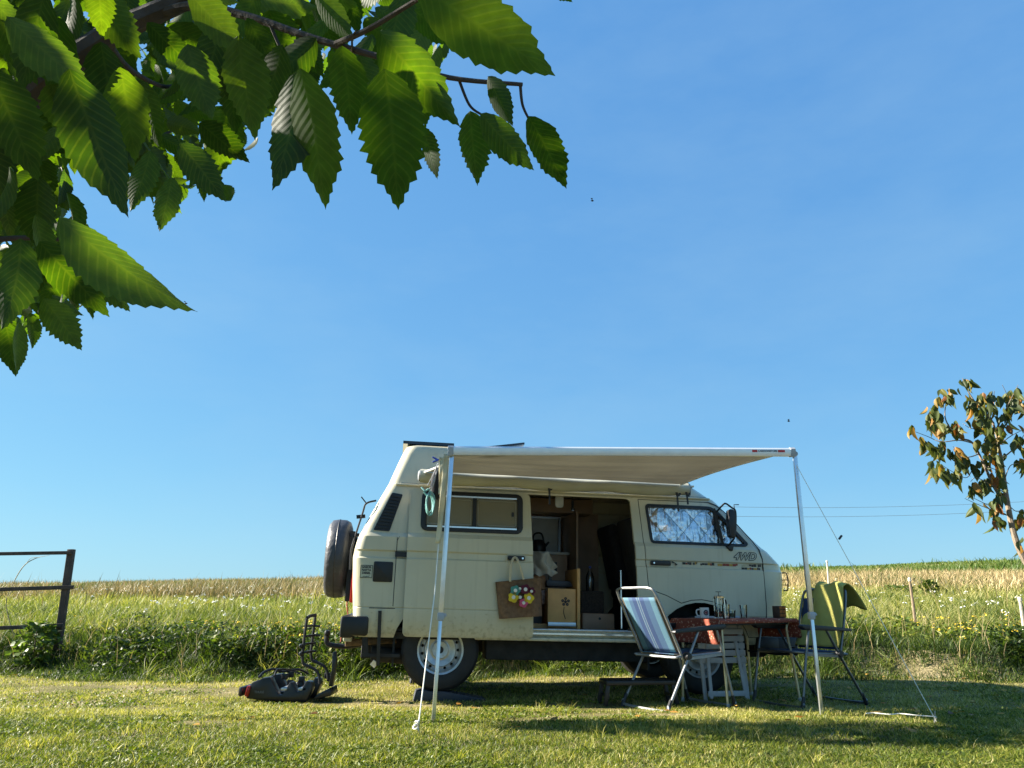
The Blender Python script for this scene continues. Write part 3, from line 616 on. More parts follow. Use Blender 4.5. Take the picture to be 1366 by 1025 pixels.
# bumpers
def bumper(name, u0, u1, rear):
    z0, z1 = (.44, .63) if rear else (.36, .53)
    o = MB().box(u0, u1, -.02, W_+.02, z0, z1).build(name, BLACK, van, bevel=.025)
    MB().box(-.9 if rear else 3.0, -.655 if rear else 3.22, -.028, .08, z0+.02, z1-.002).build('bumper_corner', BLACK, o, bevel=.025)
bumper('bumper', -.90, -.78, True); bumper('bumper', 3.16, 3.42, False)
# mud flap bracket, tow bar, exhaust, hanging plates
u0, w0 = von(507, 815); u1, w1 = von(504, 888)
MB().bar((u0, -.012, w0), (u1, .01, w1), .022, .03, (1, 0, 0)).build('step_bracket', BLACK, van)
MB().bar((u1-.02, .03, w1+.03), (u1-.05, .05, w1-.01), .05, .008, (0, 1, 0)).build('bracket_plate', WALU, van)
MB().tube(spline([(-.70, .75, .36), (-.86, .75, .33), (-1.0, .75, .335), (-1.06, .75, .36), (-1.065, .75, .42)], 5), .024, 10).lathe((-1.065, .75, .42), (0, 0, 1), [(.016, 0), (.027, .012), (.03, .03), (.025, .05), (.01, .058)], 14).build('tow_bar', BLACK, van)
MB().bar((-.80, .75, .36), (-.9, .75, .46), .07, .12, (0, 1, 0)).build('tow_bracket', BLACK, van)
MB().box(-.875, -.80, .2, .3, .40, .455).build('socket_box', mat('cream_plastic', (.6, .57, .48), .5), van, bevel=.008)
MB().tube([(-.86, .28, .385), (-.68, .3, .40), (-.4, .35, .42)], .032, 10).build('exhaust_pipe', mat('rusty_metal', (.2, .13, .08), .8, metal=.3, var=.4, scale=20), van)
MB().tube(spline([(-.86, .9, 1.0), (-.885, .8, .85), (-.9, .75, .72), (-.88, .72, .6), (-.92, .74, .45), (-.93, .75, .37)], 5), .006, 6).build('safety_cord', mat('red_cord', (.4, .07, .05), .8), van)
# chassis and floor
MB().box(-.75, 3.2, .06, W_-.06, .44, .5).build('floor_pan', DARKM, van)
MB().box(.42, 1.98, .12, .42, .27, .45).box(.42, 2.0, 1.3, 1.6, .27, .45).box(-.72, -.1, .5, 1.3, .24, .45).box(.5, 1.9, .7, 1.15, .3, .44).tube([(-.62, .25, .30), (-.3, .25, .28)], .07, 12).tube([(0, .2, .35), (0, 1.62, .35)], .06, 10).tube([(2.455, .2, .33), (2.455, 1.62, .33)], .05, 10).build('chassis', DARKM, van, bevel=.02)
MB().box(-.70, -.36, .03, .09, .285, .31).bar((-.68, .05, .45), (-.66, .05, .29), .03, .05).build('protection_bar', DARKM, van)
MB().box(2.98, 3.2, .2, W_-.2, .33, .45).build('skid_plate', DARKM, van, bevel=.03)
for u in (-.42, 1.96): MB().box(u-.01, u+.01, .1, .3, .2, .45).build('mud_flap', RUBBER, van)
for u in (0, 2.455):
    for v0, v1 in ((.05, .36), (W_-.36, W_-.05)):
        MB().prism([(u+.53*math.cos(R(a)), .38+.53*math.sin(R(a))) for a in range(10, 171, 10)][::-1]+[(u+.5*math.cos(R(a)), .38+.5*math.sin(R(a))) for a in range(10, 171, 10)], lambda a, b: (a, v0, b), lambda a, b: (a, v1, b)).build('wheel_well', DARKM, van)
        MB().prism([(u+.5*math.cos(R(a)), .40+.5*math.sin(R(a))) for a in range(8, 173, 12)], lambda a, b: (a, .37 if v0 < 1 else W_-.39, b), lambda a, b: (a, .39 if v0 < 1 else W_-.37, b)).build('wheel_well', DARKM, van)

# wheels
def wheel_meshes():
    T = [(.205, -.10), (.215, -.112), (.25, -.122), (.30, -.122), (.325, -.112), (.342, -.09)]
    for k in range(-3, 4): T += [(.350, k*.024-.009), (.350, k*.024+.009)]+([(.343, k*.024+.010), (.343, k*.024+.014)] if k < 3 else [])
    T += [(.342, .09), (.325, .112), (.30, .122), (.25, .122), (.215, .112), (.205, .10)]
    tyre = MB().lathe((0, 0, 0), (0, 1, 0), T+[T[0]], 56, cap=False).mesh('tyre', 30)
    rimp = [(.03, -.058), (.072, -.062), (.078, -.046), (.09, -.043), (.125, -.060), (.14, -.062), (.148, -.045), (.178, -.035), (.182, -.075), (.192, -.098), (.212, -.106), (.218, -.104), (.21, -.09), (.19, -.07), (.19, .1), (.18, .1), (.18, -.02), (.14, -.03), (.03, -.03), (.03, -.058)]
    rim = MB().lathe((0, 0, 0), (0, 1, 0), rimp, 56, cap=False).mesh('rim', 0)
    holes = MB()
    for k in range(15): a = 2*math.pi*k/15; holes.lathe((.163*math.cos(a), -.1, .163*math.sin(a)), (0, 1, 0), [(.0135, 0), (.0135, .09)], 14)
    rim = booleans(rim, [holes.mesh('cut', 0)]); finish(rim, 30)
    hub = MB().lathe((0, 0, 0), (0, 1, 0), [(.0, -.075), (.024, -.074), (.03, -.066), (.032, -.03)], 20, cap=False).mesh('hub_cap', 30)
    bolts = MB().lathe((0, 0, 0), (0, 1, 0), [(0, -.07), (.011, -.07), (.012, -.04)], 8, cap=False).mesh('wheel_bolt', 20)
    drum = MB().lathe((0, .03, 0), (0, 1, 0), [(.175, -.04), (.175, .04)], 24).mesh('brake_drum', 30)
    for m_, k in ((tyre, RUBBER), (rim, STEEL), (hub, BLACK), (bolts, STEEL), (drum, DARKM)): m_.materials.append(k)
    return tyre, rim, hub, bolts, drum
WM = wheel_meshes()
def wheel(u, v, far, steer=0):
    w = share('wheel', WM[0], van, Matrix.Translation((u, v, .35)) @ Matrix.Rotation(math.pi*far+steer, 4, 'Z'))
    for nm, m_ in zip(('rim', 'hub_cap'), WM[1:3]): share(nm, m_, w)
    for k in range(5): a = 2*math.pi*k/5+.3; share('wheel_bolt', WM[3], w, Matrix.Translation((.056*math.cos(a), 0, .056*math.sin(a))))
    share('brake_drum', WM[4], w)
wheel(0, .155, 0); wheel(2.455, .165, 0, R(4)); wheel(0, W_-.155, 1); wheel(2.455, W_-.165, 1, R(4))

# spare wheel in its cover, carrier and ladder bars on the tailgate
sc = MB().lathe((-1.0, .62, 1.155), (-1, 0, 0), [(.0, -.10), (.2, -.105), (.30, -.105), (.352, -.085), (.372, -.045), (.376, .03), (.366, .085), (.33, .115), (.2, .12), (0, .115)], 48, cap=False).build('spare_wheel_cover', mat('grey_vinyl', (.042, .044, .052), .45, var=.3, scale=5, bump=.9, bscale=14), van, 50)
MB().tube([(-1.02+.11*math.cos(a)*0, .62+.373*math.cos(a), 1.155+.374*math.sin(a)) for a in np.linspace(0, 2*math.pi, 40, endpoint=False)], .006, 6, True).build('cover_seam', BLACK, sc)
MB().bar((-.85, .62, 1.12), (-.93, .62, 1.12), .1, .16).box(-.90, -.855, .35, .40, .75, 1.4).box(-.90, -.855, .85, .90, .75, 1.4).bar((-.87, .36, 1.0), (-.87, .9, 1.0), .03, .04).build('spare_carrier', BLACK, van)
for v in (.12, .17):
    p = [von(*q, v=v) for q in ((502, 668), (488.5, 672), (484, 684), (475, 712), (468.5, 735), (467, 760))]
    o = MB().tube(spline([(a, v, b) for a, b in p], 4), .009, 8).build('rack_bar', BLACK, van)
p = [von(*q, v=.15) for q in ((482, 663), (489, 672))]; MB().tube([(p[0][0], .15, p[0][1]), (p[1][0], .15, p[1][1])], .006, 6).build('rack_hook', BLACK, van)
for y_ in (690, 715): a = von(480 if y_ == 690 else 472, y_, .15); MB().bar((a[0]-.03, .15, a[1]), (a[0]+.05, .15, a[1]+.01), .05, .03).build('rack_clamp', BLACK, van)
# mirror
mv = -.13
def mp(x, y, v=mv): a = von(x, y, v); return (a[0], v, a[1])
mr = MB().prism(rounded([von(*q, v=mv)[0:2] for q in ((971.5, 678.5), (980, 681), (981, 700), (979.5, 719), (973, 716), (971, 700))], .03), lambda u, w: (u, mv-.02, w), lambda u, w: (u+.02, mv+.1, w)).build('wing_mirror', BLACK, van, bevel=.012)
MB().tube(spline([(2.69, .07, 1.70), mp(963, 675, -.03), mp(968, 672), mp(976, 677.5), mp(981, 682), mp(981.5, 700), mp(980, 716), mp(975, 724, -.06), (2.75, .04, 1.345)], 5), .009, 8).build('mirror_arm', BLACK, mr)
a = von(972, 731, .03); MB().prism([(a[0]-.04, a[1]+.01), (a[0]+.04, a[1]+.035), (a[0]+.02, a[1]-.035), (a[0]-.01, a[1]-.03)], lambda u, w: (u, -.02, w), lambda u, w: (u, .05, w)).build('mirror_foot', BLACK, mr, bevel=.005)
MB().tube([mp(980, 681), mp(979, 673.5), mp(985.5, 673.5)], .005, 6).build('mirror_hook', BLACK, mr)
# roof: solar panels, hatch
SOLAR = mat('solar_cells', (.012, .014, .025), .12, var=.2, scale=40, spec=.6)
MB().box(-.455, .05, .28, 1.5, 2.268, 2.298).build('solar_panel', SOLAR, van)
MB().bar((.38, .75, 2.315), (.80, .75, 2.385), .5, .02).build('solar_panel', SOLAR, van); b = (.80, 2.37)
MB().box(.3, 1.15, .5, 1.35, 2.27, 2.318).build('roof_hatch', ROOFM, van, bevel=.03)
MB().tube([(b[0]-.03, .9, b[1]), (b[0]-.08, .9, 2.3)], .008, 6).build('panel_stay', STEEL, van)

# ---- inside the van
MB().box(-.7, 2.0, .1, W_-.08, .505, .53).build('cabin_floor', mat('grey_floor', (.09, .085, .08), .7), van)
MB().box(-.4, 2.5, .15, W_-.15, 1.955, 1.97).build('headliner', mat('headliner', (.5, .46, .38), .9), van)
MB().box(-.6, 1.9, W_-.13, W_-.11, .53, 1.95).build('wall_lining', WOOD2, van)
kb = MB().box(-.5, 1.42, 1.2, W_-.14, .53, 1.30).build('kitchen_cabinet', WOOD2, van, bevel=.006)
MB().box(-.5, 1.44, 1.18, W_-.14, 1.302, 1.33).build('worktop', GREYC, kb, bevel=.004)
MB().box(.2, 1.4, W_-.175, W_-.15, 1.36, 1.74).build('window_blind', GREYC, van)
for q in (rect(.17, 1.43, 1.34, 1.36), rect(.17, 1.43, 1.74, 1.76), rect(1.405, 1.43, 1.34, 1.76)): MB().prism(q, lambda u, w: (u, W_-.2, w), lambda u, w: (u, W_-.15, w)).build('blind_frame', CHROME, van, 0)
MB().box(-.5, 1.75, 1.35, W_-.14, 1.78, 1.94).build('roof_locker', WOOD2, van, bevel=.01)
MB().box(1.45, 1.47, .9, W_-.15, .53, 1.75).build('partition', WOOD2, van)
MB().box(.7, 1.3, 1.185, 1.2, 1.1, 1.22).build('appliance_slot', BLACK, kb)
MB().bar((1.02, 1.18, 1.15), (1.1, 1.18, 1.15), .01, .02).build('appliance_knob', CHROME, kb)
# pulled-out drawer with the flower
a = von(731, 785, .32); b = von(768, 838, .32)
dr = MB().box(a[0], b[0], .32, .338, b[1], a[1]).build('drawer', WOOD, van, bevel=.003)
MB().box(a[0]+.01, a[0]+.022, .338, .95, b[1]+.02, a[1]-.02).box(b[0]-.022, b[0]-.01, .338, .95, b[1]+.02, a[1]-.02).build('drawer_side', WOOD, dr)
p1 = von(731, 830, .3); p2 = von(768, 836, .3)
MB().box(p1[0], p2[0], .29, .318, p2[1], p1[1]).build('drawer_rail', mat('pale_blue_rail', (.62, .72, .8), .3, metal=.4), dr, bevel=.002)
fc = von(754.5, 803, .315)
BR = mat('flower_decal', (.03, .02, .015), .6)
for k in range(6):
    r_ = 0 if k == 5 else .03; an = 2*math.pi*k/5+.3
    MB().lathe((fc[0]+r_*math.cos(an), .319, fc[1]+r_*math.sin(an)), (0, -1, 0), [(.0145, 0), (.0145, .002)], 16).build('flower_decal', BR, dr)
    if k < 5: MB().lathe((fc[0]+r_*math.cos(an), .3165, fc[1]+r_*math.sin(an)), (0, -1, 0), [(.005, 0), (.005, .0012)], 10).build('flower_centre', mat('decal_grey', (.12, .1, .08), .6), dr)
MB().tube(spline([(fc[0]-.012, .318, fc[1]-.05), (fc[0]-.018, .318, fc[1]-.09), (fc[0]-.01, .318, fc[1]-.13), (fc[0]+.002, .318, fc[1]-.16)], 4), .003, 6).build('flower_stem', BR, dr)
a = von(769, 759, .33); b = von(772.5, 841, .33)
MB().box(a[0], b[0]+.004, .3, .85, b[1], a[1]).build('cabinet_side', WOOD, van, bevel=.003)
a = von(712, 832, .4); b = von(731, 841, .4); MB().box(a[0]-.3, b[0], .4, .9, b[1]-.02, a[1]).build('cabinet_plinth', WOOD, van)
MB().box(.6, 1.02, .55, 1.1, .56, 1.0).build('cabinet_carcass', BLACK, van)
# front seats and boxes
for v in (.25, 1.05):
    s_ = MB().box(2.0, 2.5, v, v+.5, .85, 1.0).build('seat', DARKC, van, bevel=.05)
    MB().prism([(1.98, .95), (2.12, .95), (1.98, 1.62), (1.90, 1.66), (1.84, 1.62)], lambda u, w: (u, v, w), lambda u, w: (u, v+.5, w)).build('backrest', DARKC, s_, bevel=.03)
    MB().box(2.02, 2.48, v+.04, v+.46, .5, .86).build('seat_base', DARKM, s_)
MB().tube([(1.80, .42, .56), (1.80, .42, 1.12)], .016, 10).build('table_post', CHROME, van)
a = von(777, 818, .6); b = von(820, 843, .6); MB().box(a[0], b[0], .6, 1.1, b[1]-.02, a[1]).build('seat_box', WOOD2, van, bevel=.01)
c = von(800, 825.5, .6); MB().lathe((c[0], .6, c[1]), (0, -1, 0), [(.013, 0), (.013, .006)], 14).build('finger_hole', BLACK, van)
# insulating foil in the cab window
def foil_fn(i, j):
    w = 1.36+.40*j; u0, u1 = float(np.interp(w, [1.36, 1.76], [1.975, 1.94])), float(np.interp(w, [1.36, 1.395, 1.705, 1.742, 1.76], [2.98, 2.98, 2.695, 2.63, 2.6])); u = u0+(u1-u0)*i
    q = .5*(u-2.0)/.115; r_ = (w-1.36)/.13
    pil = abs(math.sin(math.pi*(q+r_*.5)))*abs(math.sin(math.pi*(q-r_*.5)))
    v = side_v(w)+.05-.011*pil**.3+.008*(float(vnoise(u*60, w*7))-.5)+.004*(float(vnoise(u*30, w*40))-.5)
    return (u, v, w)
FOIL = mat('reflective_foil', (.82, .84, .88), .16, metal=1, var=.05, bump=.25, bscale=70)
SCR = [p for p in inset(FW, -.02)]
fo = MB().grid(150, 56, foil_fn).build('window_screen', FOIL, van, 40, fixn=False)
SEAM = mat('foil_seam', (.12, .14, .18), .5); mb = MB()
for sg in (-1, 1):
    for k in range(-6, 26):
        P = []
        for j in range(13):
            w = 1.375+.37*j/12; r_ = (w-1.36)/.13; u = 2.0+.115*2*(k*1.0-sg*r_*.5)
            u0, u1 = float(np.interp(w, [1.36, 1.76], [1.98, 1.945])), float(np.interp(w, [1.36, 1.395, 1.705, 1.742, 1.76], [2.97, 2.97, 2.685, 2.62, 2.6]))
            if u0 < u < u1: P.append((u, side_v(w)+.048, w))
        if len(P) > 1: mb.tube(P, .0042, 5)
mb.build('quilt_seams', SEAM, fo)
for px, py in ((876, 699), (877, 720), (947, 682), (946, 701), (966, 700)):
    a = von(px, py, .06); MB().lathe((a[0], side_v(a[1])+.036, a[1]), (0, -1, 0), [(.02, -.006), (.018, .002), (.008, .006)], 14).build('suction_cup', mat('grey_cup', (.1, .11, .13), .3), fo)

# ------------------------------------------------------------------ awning
BAR0, BAR1 = at(601, 602, 5.75), at(1056, 604, 6.17)
awn = empty('awning', 'pulled out grey awning with white front rail on two aluminium poles over the sliding door', 'awning', Matrix.Translation(G(BAR0.x, BAR0.y)))
def aw(p): return Vector(p)-awn.location
bd = (BAR1-BAR0).normalized(); bn = Vector((bd.y, -bd.x, 0)).normalized()
CANV = mat('awning_canvas', (.27, .25, .2), .85, var=.14, scale=2.0, bump=.08, bscale=90, trans=.1)
BAGM = mat('awning_bag_vinyl', (.46, .44, .34), .7, var=.12, scale=4, bump=.15, bscale=14)
bag0, bag1 = vw(*[*(von(560, 640, -.06)[:1]), -.07, 1.90]), vw(*[*(von(917, 646, -.06)[:1]), -.07, 1.90])
def bagp(t, c):
    p = bag0.lerp(bag1, t); a = 2*math.pi*c
    return p+VV*(.062*math.cos(a))+VW*(.062*math.sin(a)*(1.0+.1*math.sin(17*t))-.01*math.sin(math.pi*t)-.012*abs(math.sin(9*t)))
mb = MB(); mb.grid(60, 14, lambda i, j: aw(bagp(i, j))); mb.build('awning_bag', BAGM, awn, 60)
for e, t in ((0, bag0), (1, bag1)): MB().lathe(aw(t), VU*(1 if e else -1), [(.060, -.01), (.05, .012), (.03, .02), (.0, .022)], 16, cap=False).build('bag_end_cap', mat('silver_vinyl', (.22, .23, .24), .5, metal=.1, var=.3, scale=30), awn)
MB().bar(aw(bag0+VV*.05+VW*.05), aw(bag1+VV*.05+VW*.05), .03, .03).build('mounting_rail', WALU, awn)
F0, F1 = bag0+VW*.03-VV*.062+VU*.04, bag1+VW*.03-VV*.062-VU*.1
E0, E1 = BAR0+bd*.02+Vector((0, 0, .0)), BAR1-bd*.08+Vector((0, 0, .0))
def canvas(i, j):                        # i along the van, j outwards
    e = math.sin(math.pi*j); pull = .07*e*((1-i)**6-i**6)
    p = F0.lerp(F1, i).lerp(E0.lerp(E1, i), j)
    p = p+bd*pull+Vector((0, 0, -.035*e*max(0, math.sin(math.pi*i))**.5))+Vector((0, 0, max(0, math.sin(math.pi*i))**.4))*(.006*math.sin(j*42+2.2*math.sin(i*3))+.003*math.sin(j*75+i*5+1)+.012*(float(fbm(i*3, j*9))-.5))
    return aw(p)
MB().grid(60, 70, canvas).build('canopy', CANV, awn, 60, fixn=False)
for i_ in (0, 1):
    MB().tube([canvas(i_, j/20)+Vector((0, 0, -.004)) for j in range(21)], .010, 6).build('canopy_hem', mat('white_hem', (.75, .75, .72), .6, trans=.3), awn)
prof = [(-.022, -.03), (.022, -.034), (.03, -.01), (.03, .022), (.012, .036), (-.02, .034), (-.028, .01)]
MB().prism(prof, lambda a, b: aw(BAR0+bn*a+Vector((0, 0, b))), lambda a, b: aw(BAR1+bn*a+Vector((0, 0, b)))).build('front_rail', WALU, awn, 20)
for P, sg in ((BAR0, -1), (BAR1, 1)):
    MB().prism([(a*1.12, b*1.12) for a, b in prof], lambda a, b: aw(P+bn*a+Vector((0, 0, b))-bd*.02), lambda a, b: aw(P+bn*a+Vector((0, 0, b))+bd*.02)).build('rail_end_cap', mat('grey_plastic', (.35, .36, .38), .5), awn, 20)
# printed name near the rail's end
lb0 = BAR1-bd*.36
RED = mat('red_print', (.5, .03, .03), .5); DBL = mat('navy_print', (.03, .035, .07), .5)
def onrail(s, dz): return lb0+bd*s+bn*.0315+Vector((0, 0, dz))
for s0, s1, mm in ((.0, .045, RED), (.225, .285, RED)):
    MB().add([aw(onrail(s0, -.004)), aw(onrail(s1, -.004)), aw(onrail(s1, .016)), aw(onrail(s0, .016))], [(0, 1, 2, 3)]).build('printed_patch', mm, awn, 0)
me = text_mesh('CARAVANSTORE', .022, .0004, 0, .0005)
rm = Matrix((bd, Vector((0, 0, 1)), bn)).transposed().to_4x4()
me.transform(Matrix.Translation(aw(onrail(.135, .006))) @ rm); obj('lettering', me, DBL, awn)
# two-stage poles
def pole(top, foot, clamp_t):
    d = foot-top; c = top+d*clamp_t
    o = MB().bar(aw(top), aw(c), .026, .034, bd).build('pole', ALU, awn, bevel=.004)
    MB().bar(aw(c-d*.02), aw(foot+d.normalized()*.02), .02, .026, bd).build('inner_tube', ALU, o, bevel=.003)
    MB().bar(aw(c-d.normalized()*.03), aw(c+d.normalized()*.025), .04, .046, bd).build('clamp', mat('grey_plastic', 0), o, bevel=.006)
    MB().bar(aw(c-d.normalized()*.02+bd*.02), aw(c+bd*.035), .02, .03, bd).build('clamp_lever', mat('grey_plastic', 0), o, bevel=.004)
    MB().lathe(aw(top+Vector((0, 0, -.01))), bn, [(.02, -.02), (.02, .02)], 14).build('pole_hinge', mat('grey_plastic', 0), o)
r_ = Vector(ray(578, 964)); FT0 = Vector(CC)+r_*((.052-CAMH)/r_.z); r_ = Vector(ray(1096, 951)); FT1 = Vector(CC)+r_*((.045-CAMH)/r_.z)
FT0.z, FT1.z = float(gz(FT0.x, FT0.y)), float(gz(FT1.x, FT1.y))
pole(BAR0+bd*.012-bn*.01, FT0, .64); pole(BAR1+bd*.03-bn*.01, FT1, .645)
# hanging side strips beside the first pole
STRIP = mat('cream_strip', (.62, .56, .38), .8, var=.1, scale=6, bump=.1, bscale=60, trans=.15)
def strip(px0, px1, w0, w1, Yo, n=22):
    def fn(i, j):
        y_ = px0[1]+(px1[1]-px0[1])*j; x_ = px0[0]+(px1[0]-px0[0])*j+(i-.5)*(w0+(w1-w0)*j)
        return aw(at(x_, y_, Yo+.015*math.sin(j*9+i*2)+.02*(i-.5)*math.sin(j*5)))
    return MB().grid(4, n, fn)
for a_ in (((596, 606), (584.5, 725), 7.5, 6.5, 5.83), ((589, 610), (588, 660), 7, 5, 5.87), ((602, 612), (597, 722), 4, 3, 5.86)):
    o = strip(*a_).build('side_strip', STRIP, awn, 60, fixn=False); o.modifiers.new('thick', 'SOLIDIFY').thickness = .004
# strap loops under the bag
for u_, L in ((.93, .14), (2.20, .15), (2.3, .08)):
    q = vw(u_, -.1, 1.93); pts = [q, q+VU*.005-VW*.05-VV*.02, q+VU*.02-VW*.11-VV*.01, q+VU*.045-VW*.10-VV*.01, q+VU*.05-VW*.03-VV*.01]
    mb = MB()
    for p0, p1 in zip(pts, pts[1:]): mb.bar(aw(p0), aw(p1), .004, .022, VU)
    mb.bar(aw(pts[2]), aw(pts[2]-VW*L+VU*.006), .004, .018, VU); mb.build('strap', BLACK, awn)

def rope(name, pts, r, m, label, group=None):
    o0 = Vector(pts[-1]); e = empty(name, label, 'rope', Matrix.Translation(o0), group)
    MB().tube([Vector(p)-o0 for p in pts], r, 6).build('cord', m, e); return e
ROPE = mat('white_cord', (.75, .73, .64), .8, var=.1, bump=.3, bscale=200)
def on_ground(px, py, z0=.05):
    r_ = Vector(ray(px, py)); p = Vector(CC)+r_*((z0-CAMH)/r_.z); return G(p.x, p.y)
pg = on_ground(557, 984)
rp = rope('guy_rope', [at(585, 726, 5.83), at(580, 790, 5.6), pg+Vector((.0, .0, .03))], .0045, ROPE, 'taut white guy rope tied down beside the awning pole at the rear wheel')
MB().tube(spline([(random.uniform(-.03, .03), random.uniform(-.03, .03), random.uniform(0.01, .05)) for _ in range(9)], 5), .006, 6).build('knot', ROPE, rp)
MB().tube([(0, 0, .05), (.01, .02, -.05)], .005, 6).build('peg', STEEL, rp)
pg = on_ground(1250, 969)
rp = rope('guy_rope', [BAR1+bd*.03+Vector((0, 0, -.1)), pg+Vector((0, 0, .02))], .0026, ROPE, 'thin guy rope slanting from the awning pole past the draped chair to a ground peg')
MB().tube([(0, 0, .06), (-.01, .02, -.06)], .005, 6).build('peg', STEEL, rp)
q = (BAR1+bd*.03).lerp(pg, .37)-pg; MB().bar(q-Vector((.012, 0, .012)), q+Vector((.012, 0, .016)), .02, .012).build('tensioner', BLACK, rp)
MB().tube(spline([Vector((0, 0, .015))]+[G(pg.x+a, pg.y+b, .04)-pg for a, b in ((-.05, -.09), (-.13, -.02), (-.2, .07), (-.29, .03), (-.36, .11), (-.43, .08))], 5), .0035, 6).build('loose_end', ROPE, rp)

# things hung on the awning's rear edge
def pix(x, y, Y): return at(x, y, Y)
YH = 6.55
o0 = pix(580, 625, YH); e = empty('black_pouch', 'black cloth pouch with grey cords hanging from the awning edge', 'pouch', Matrix.Translation(o0))
pts = [pix(*q, YH)-o0 for q in ((583, 622), (576, 634), (574, 650), (577, 664), (584, 668), (588, 655), (588, 636))]
c_ = sum(pts, Vector())/len(pts); mb = MB(); N = len(pts)
V = []
for s_, dy in ((.55, -.05), (.95, -.025), (1, 0), (.95, .025), (.55, .05)): V += [c_+(p-c_)*s_+Vector((0, dy, 0)) for p in pts]
Fs = [(k*N+i, k*N+(i+1) % N, (k+1)*N+(i+1) % N, (k+1)*N+i) for k in range(4) for i in range(N)]+[tuple(range(N)), tuple(range(4*N, 5*N))]
mb.add(V, Fs).build('pouch_body', DARKC, e, 70)
for a_, b_ in (((584, 618), (570, 648)), ((586, 620), (573, 652)), ((582, 630), (575, 655))): MB().tube(spline([pix(*a_, YH-.06)-o0, pix((a_[0]+b_[0])/2+1, (a_[1]+b_[1])/2, YH-.08)-o0, pix(*b_, YH-.07)-o0], 5), .004, 6).build('pouch_cord', mat('grey_cord', (.45, .45, .46), .8), e)
o0 = pix(573, 652, YH); e = empty('cord_coil', 'small coil of teal cord hanging beside the sliding door window', 'cord', Matrix.Translation(o0))
TEAL = mat('teal_cord', (.2, .42, .40), .7, var=.3, scale=60)
for k in range(4):
    cx_, cy_ = 573.5+random.uniform(-.8, .8), 673+random.uniform(-1.5, 1.5)
    MB().tube([pix(cx_+(5.8-.6*k)*math.sin(a)*(1+.18*math.sin(2*a+k)), cy_-(16-1.4*k)*math.cos(a), YH-.05+.012*k*math.sin(a))-o0 for a in np.linspace(0, 2*math.pi, 22, endpoint=False)], .005, 6, True).build('cord_loop', TEAL, e)
MB().tube(spline([pix(562, 650, YH-.04)-o0, pix(567, 655, YH-.05)-o0, pix(572, 653, YH-.05)-o0, pix(575, 659, YH-.05)-o0, pix(571, 662, YH-.05)-o0, pix(565, 656, YH-.05)-o0], 5), .008, 6).build('cord_knot', TEAL, e)
o0 = pix(582, 614, 6.4); e = tag(MB().bar(pix(577, 610, 6.4)-o0, pix(588, 616, 6.4)-o0, .02, .014).bar(pix(577, 617, 6.38)-o0, pix(587, 613, 6.38)-o0, .02, .012).build('clothes_peg', mat('blue_plastic', (.02, .05, .3), .4), None, bevel=.003), 'blue clothes peg clipped to the awning edge above the pouch', 'peg'); e.location = o0

# ------------------------------------------------------------------ shopping bag on the sliding door handle
bagv = DV-.09
def bp_(x, y, v=bagv): a = von(x, y, v); return vw(a[0], v, a[1])
B4 = [bp_(*q) for q in ((662, 777), (723, 771), (724.5, 822), (667, 826))]
o0 = (B4[2]+B4[3])/2
tote = empty('shopping_bag', 'brown jute shopping bag with felt flowers hanging on the sliding door handle', 'bag', Matrix.Translation(o0))
JUTE = mat('jute', (.17, .095, .05), .95, var=.25, scale=30, bump=.5, bscale=130)
def bag_fn(sg):
    def fn(i, j):
        p = B4[3].lerp(B4[2], i).lerp(B4[0].lerp(B4[1], i), j)
        dep = .06*(1-.55*j)*(min(1, 6*i, 6*(1-i)))**.5+.008*math.sin(i*9+j*5)
        return p-o0+VV*(.055-sg*dep)
    return fn
MB().grid(18, 14, bag_fn(1)).grid(18, 14, bag_fn(-1), True).build('bag_body', JUTE, tote, 60)
MB().tube([bag_fn(1)(i/18, 1) for i in range(19)]+[bag_fn(-1)(1-i/18, 1) for i in range(19)], .004, 6, True).build('bag_rim', JUTE, tote)
STRAPM = mat('rope_handle', (.5, .43, .3), .8)
for dx_, vv in ((0, 0), (1, .04)):
    MB().tube(spline([bp_(680.5, 776, bagv-.01+vv)-o0, bp_(681.5, 757, bagv-.02+vv*.5)-o0, bp_(684, 746.5, bagv+.0)-o0, bp_(688, 744, bagv+.02)-o0, bp_(692.5, 752, bagv-.02+vv*.5)-o0, bp_(698.5, 773, bagv-.01+vv)-o0], 6), .011, 8).build('bag_handle', STRAPM, tote)
FC = {'teal': (.06, .22, .2), 'wine': (.09, .012, .03), 'yellow': (.62, .45, .03), 'pink': (.5, .08, .17), 'white': (.7, .7, .66)}
for px, py, r_, cn in ((687.5, 788, 7, 'teal'), (701, 786.5, 7.2, 'wine'), (709, 789, 5.5, 'wine'), (685, 797, 7.2, 'yellow'), (705.5, 798, 7.4, 'yellow'), (698.5, 804.5, 6.3, 'pink'), (694, 797, 3, 'white'), (693.5, 785.5, 2.6, 'white')):
    c_ = bp_(px, py, bagv-.03); rr = r_*.0066; pts = []
    for k in range(36): a = 2*math.pi*k/36; q = rr*(.78+.22*abs(math.cos(2.5*a))) if cn != 'white' else rr*.7; pts.append((q*math.cos(a), q*math.sin(a)))
    f_ = MB().prism(pts, lambda a, b: c_+VU*a+VW*b-o0-VV*.006, lambda a, b: c_+VU*a+VW*b-o0+VV*.03).build('felt_flower', mat('felt_'+cn, FC[cn], .95, var=.15), tote)
    if cn != 'white': MB().lathe(c_-o0-VV*.006, -VV, [(rr*.36, 0), (rr*.3, .004), (0, .005)], 16, cap=False).build('flower_button', mat('felt_white', FC['white'], .9), f_)

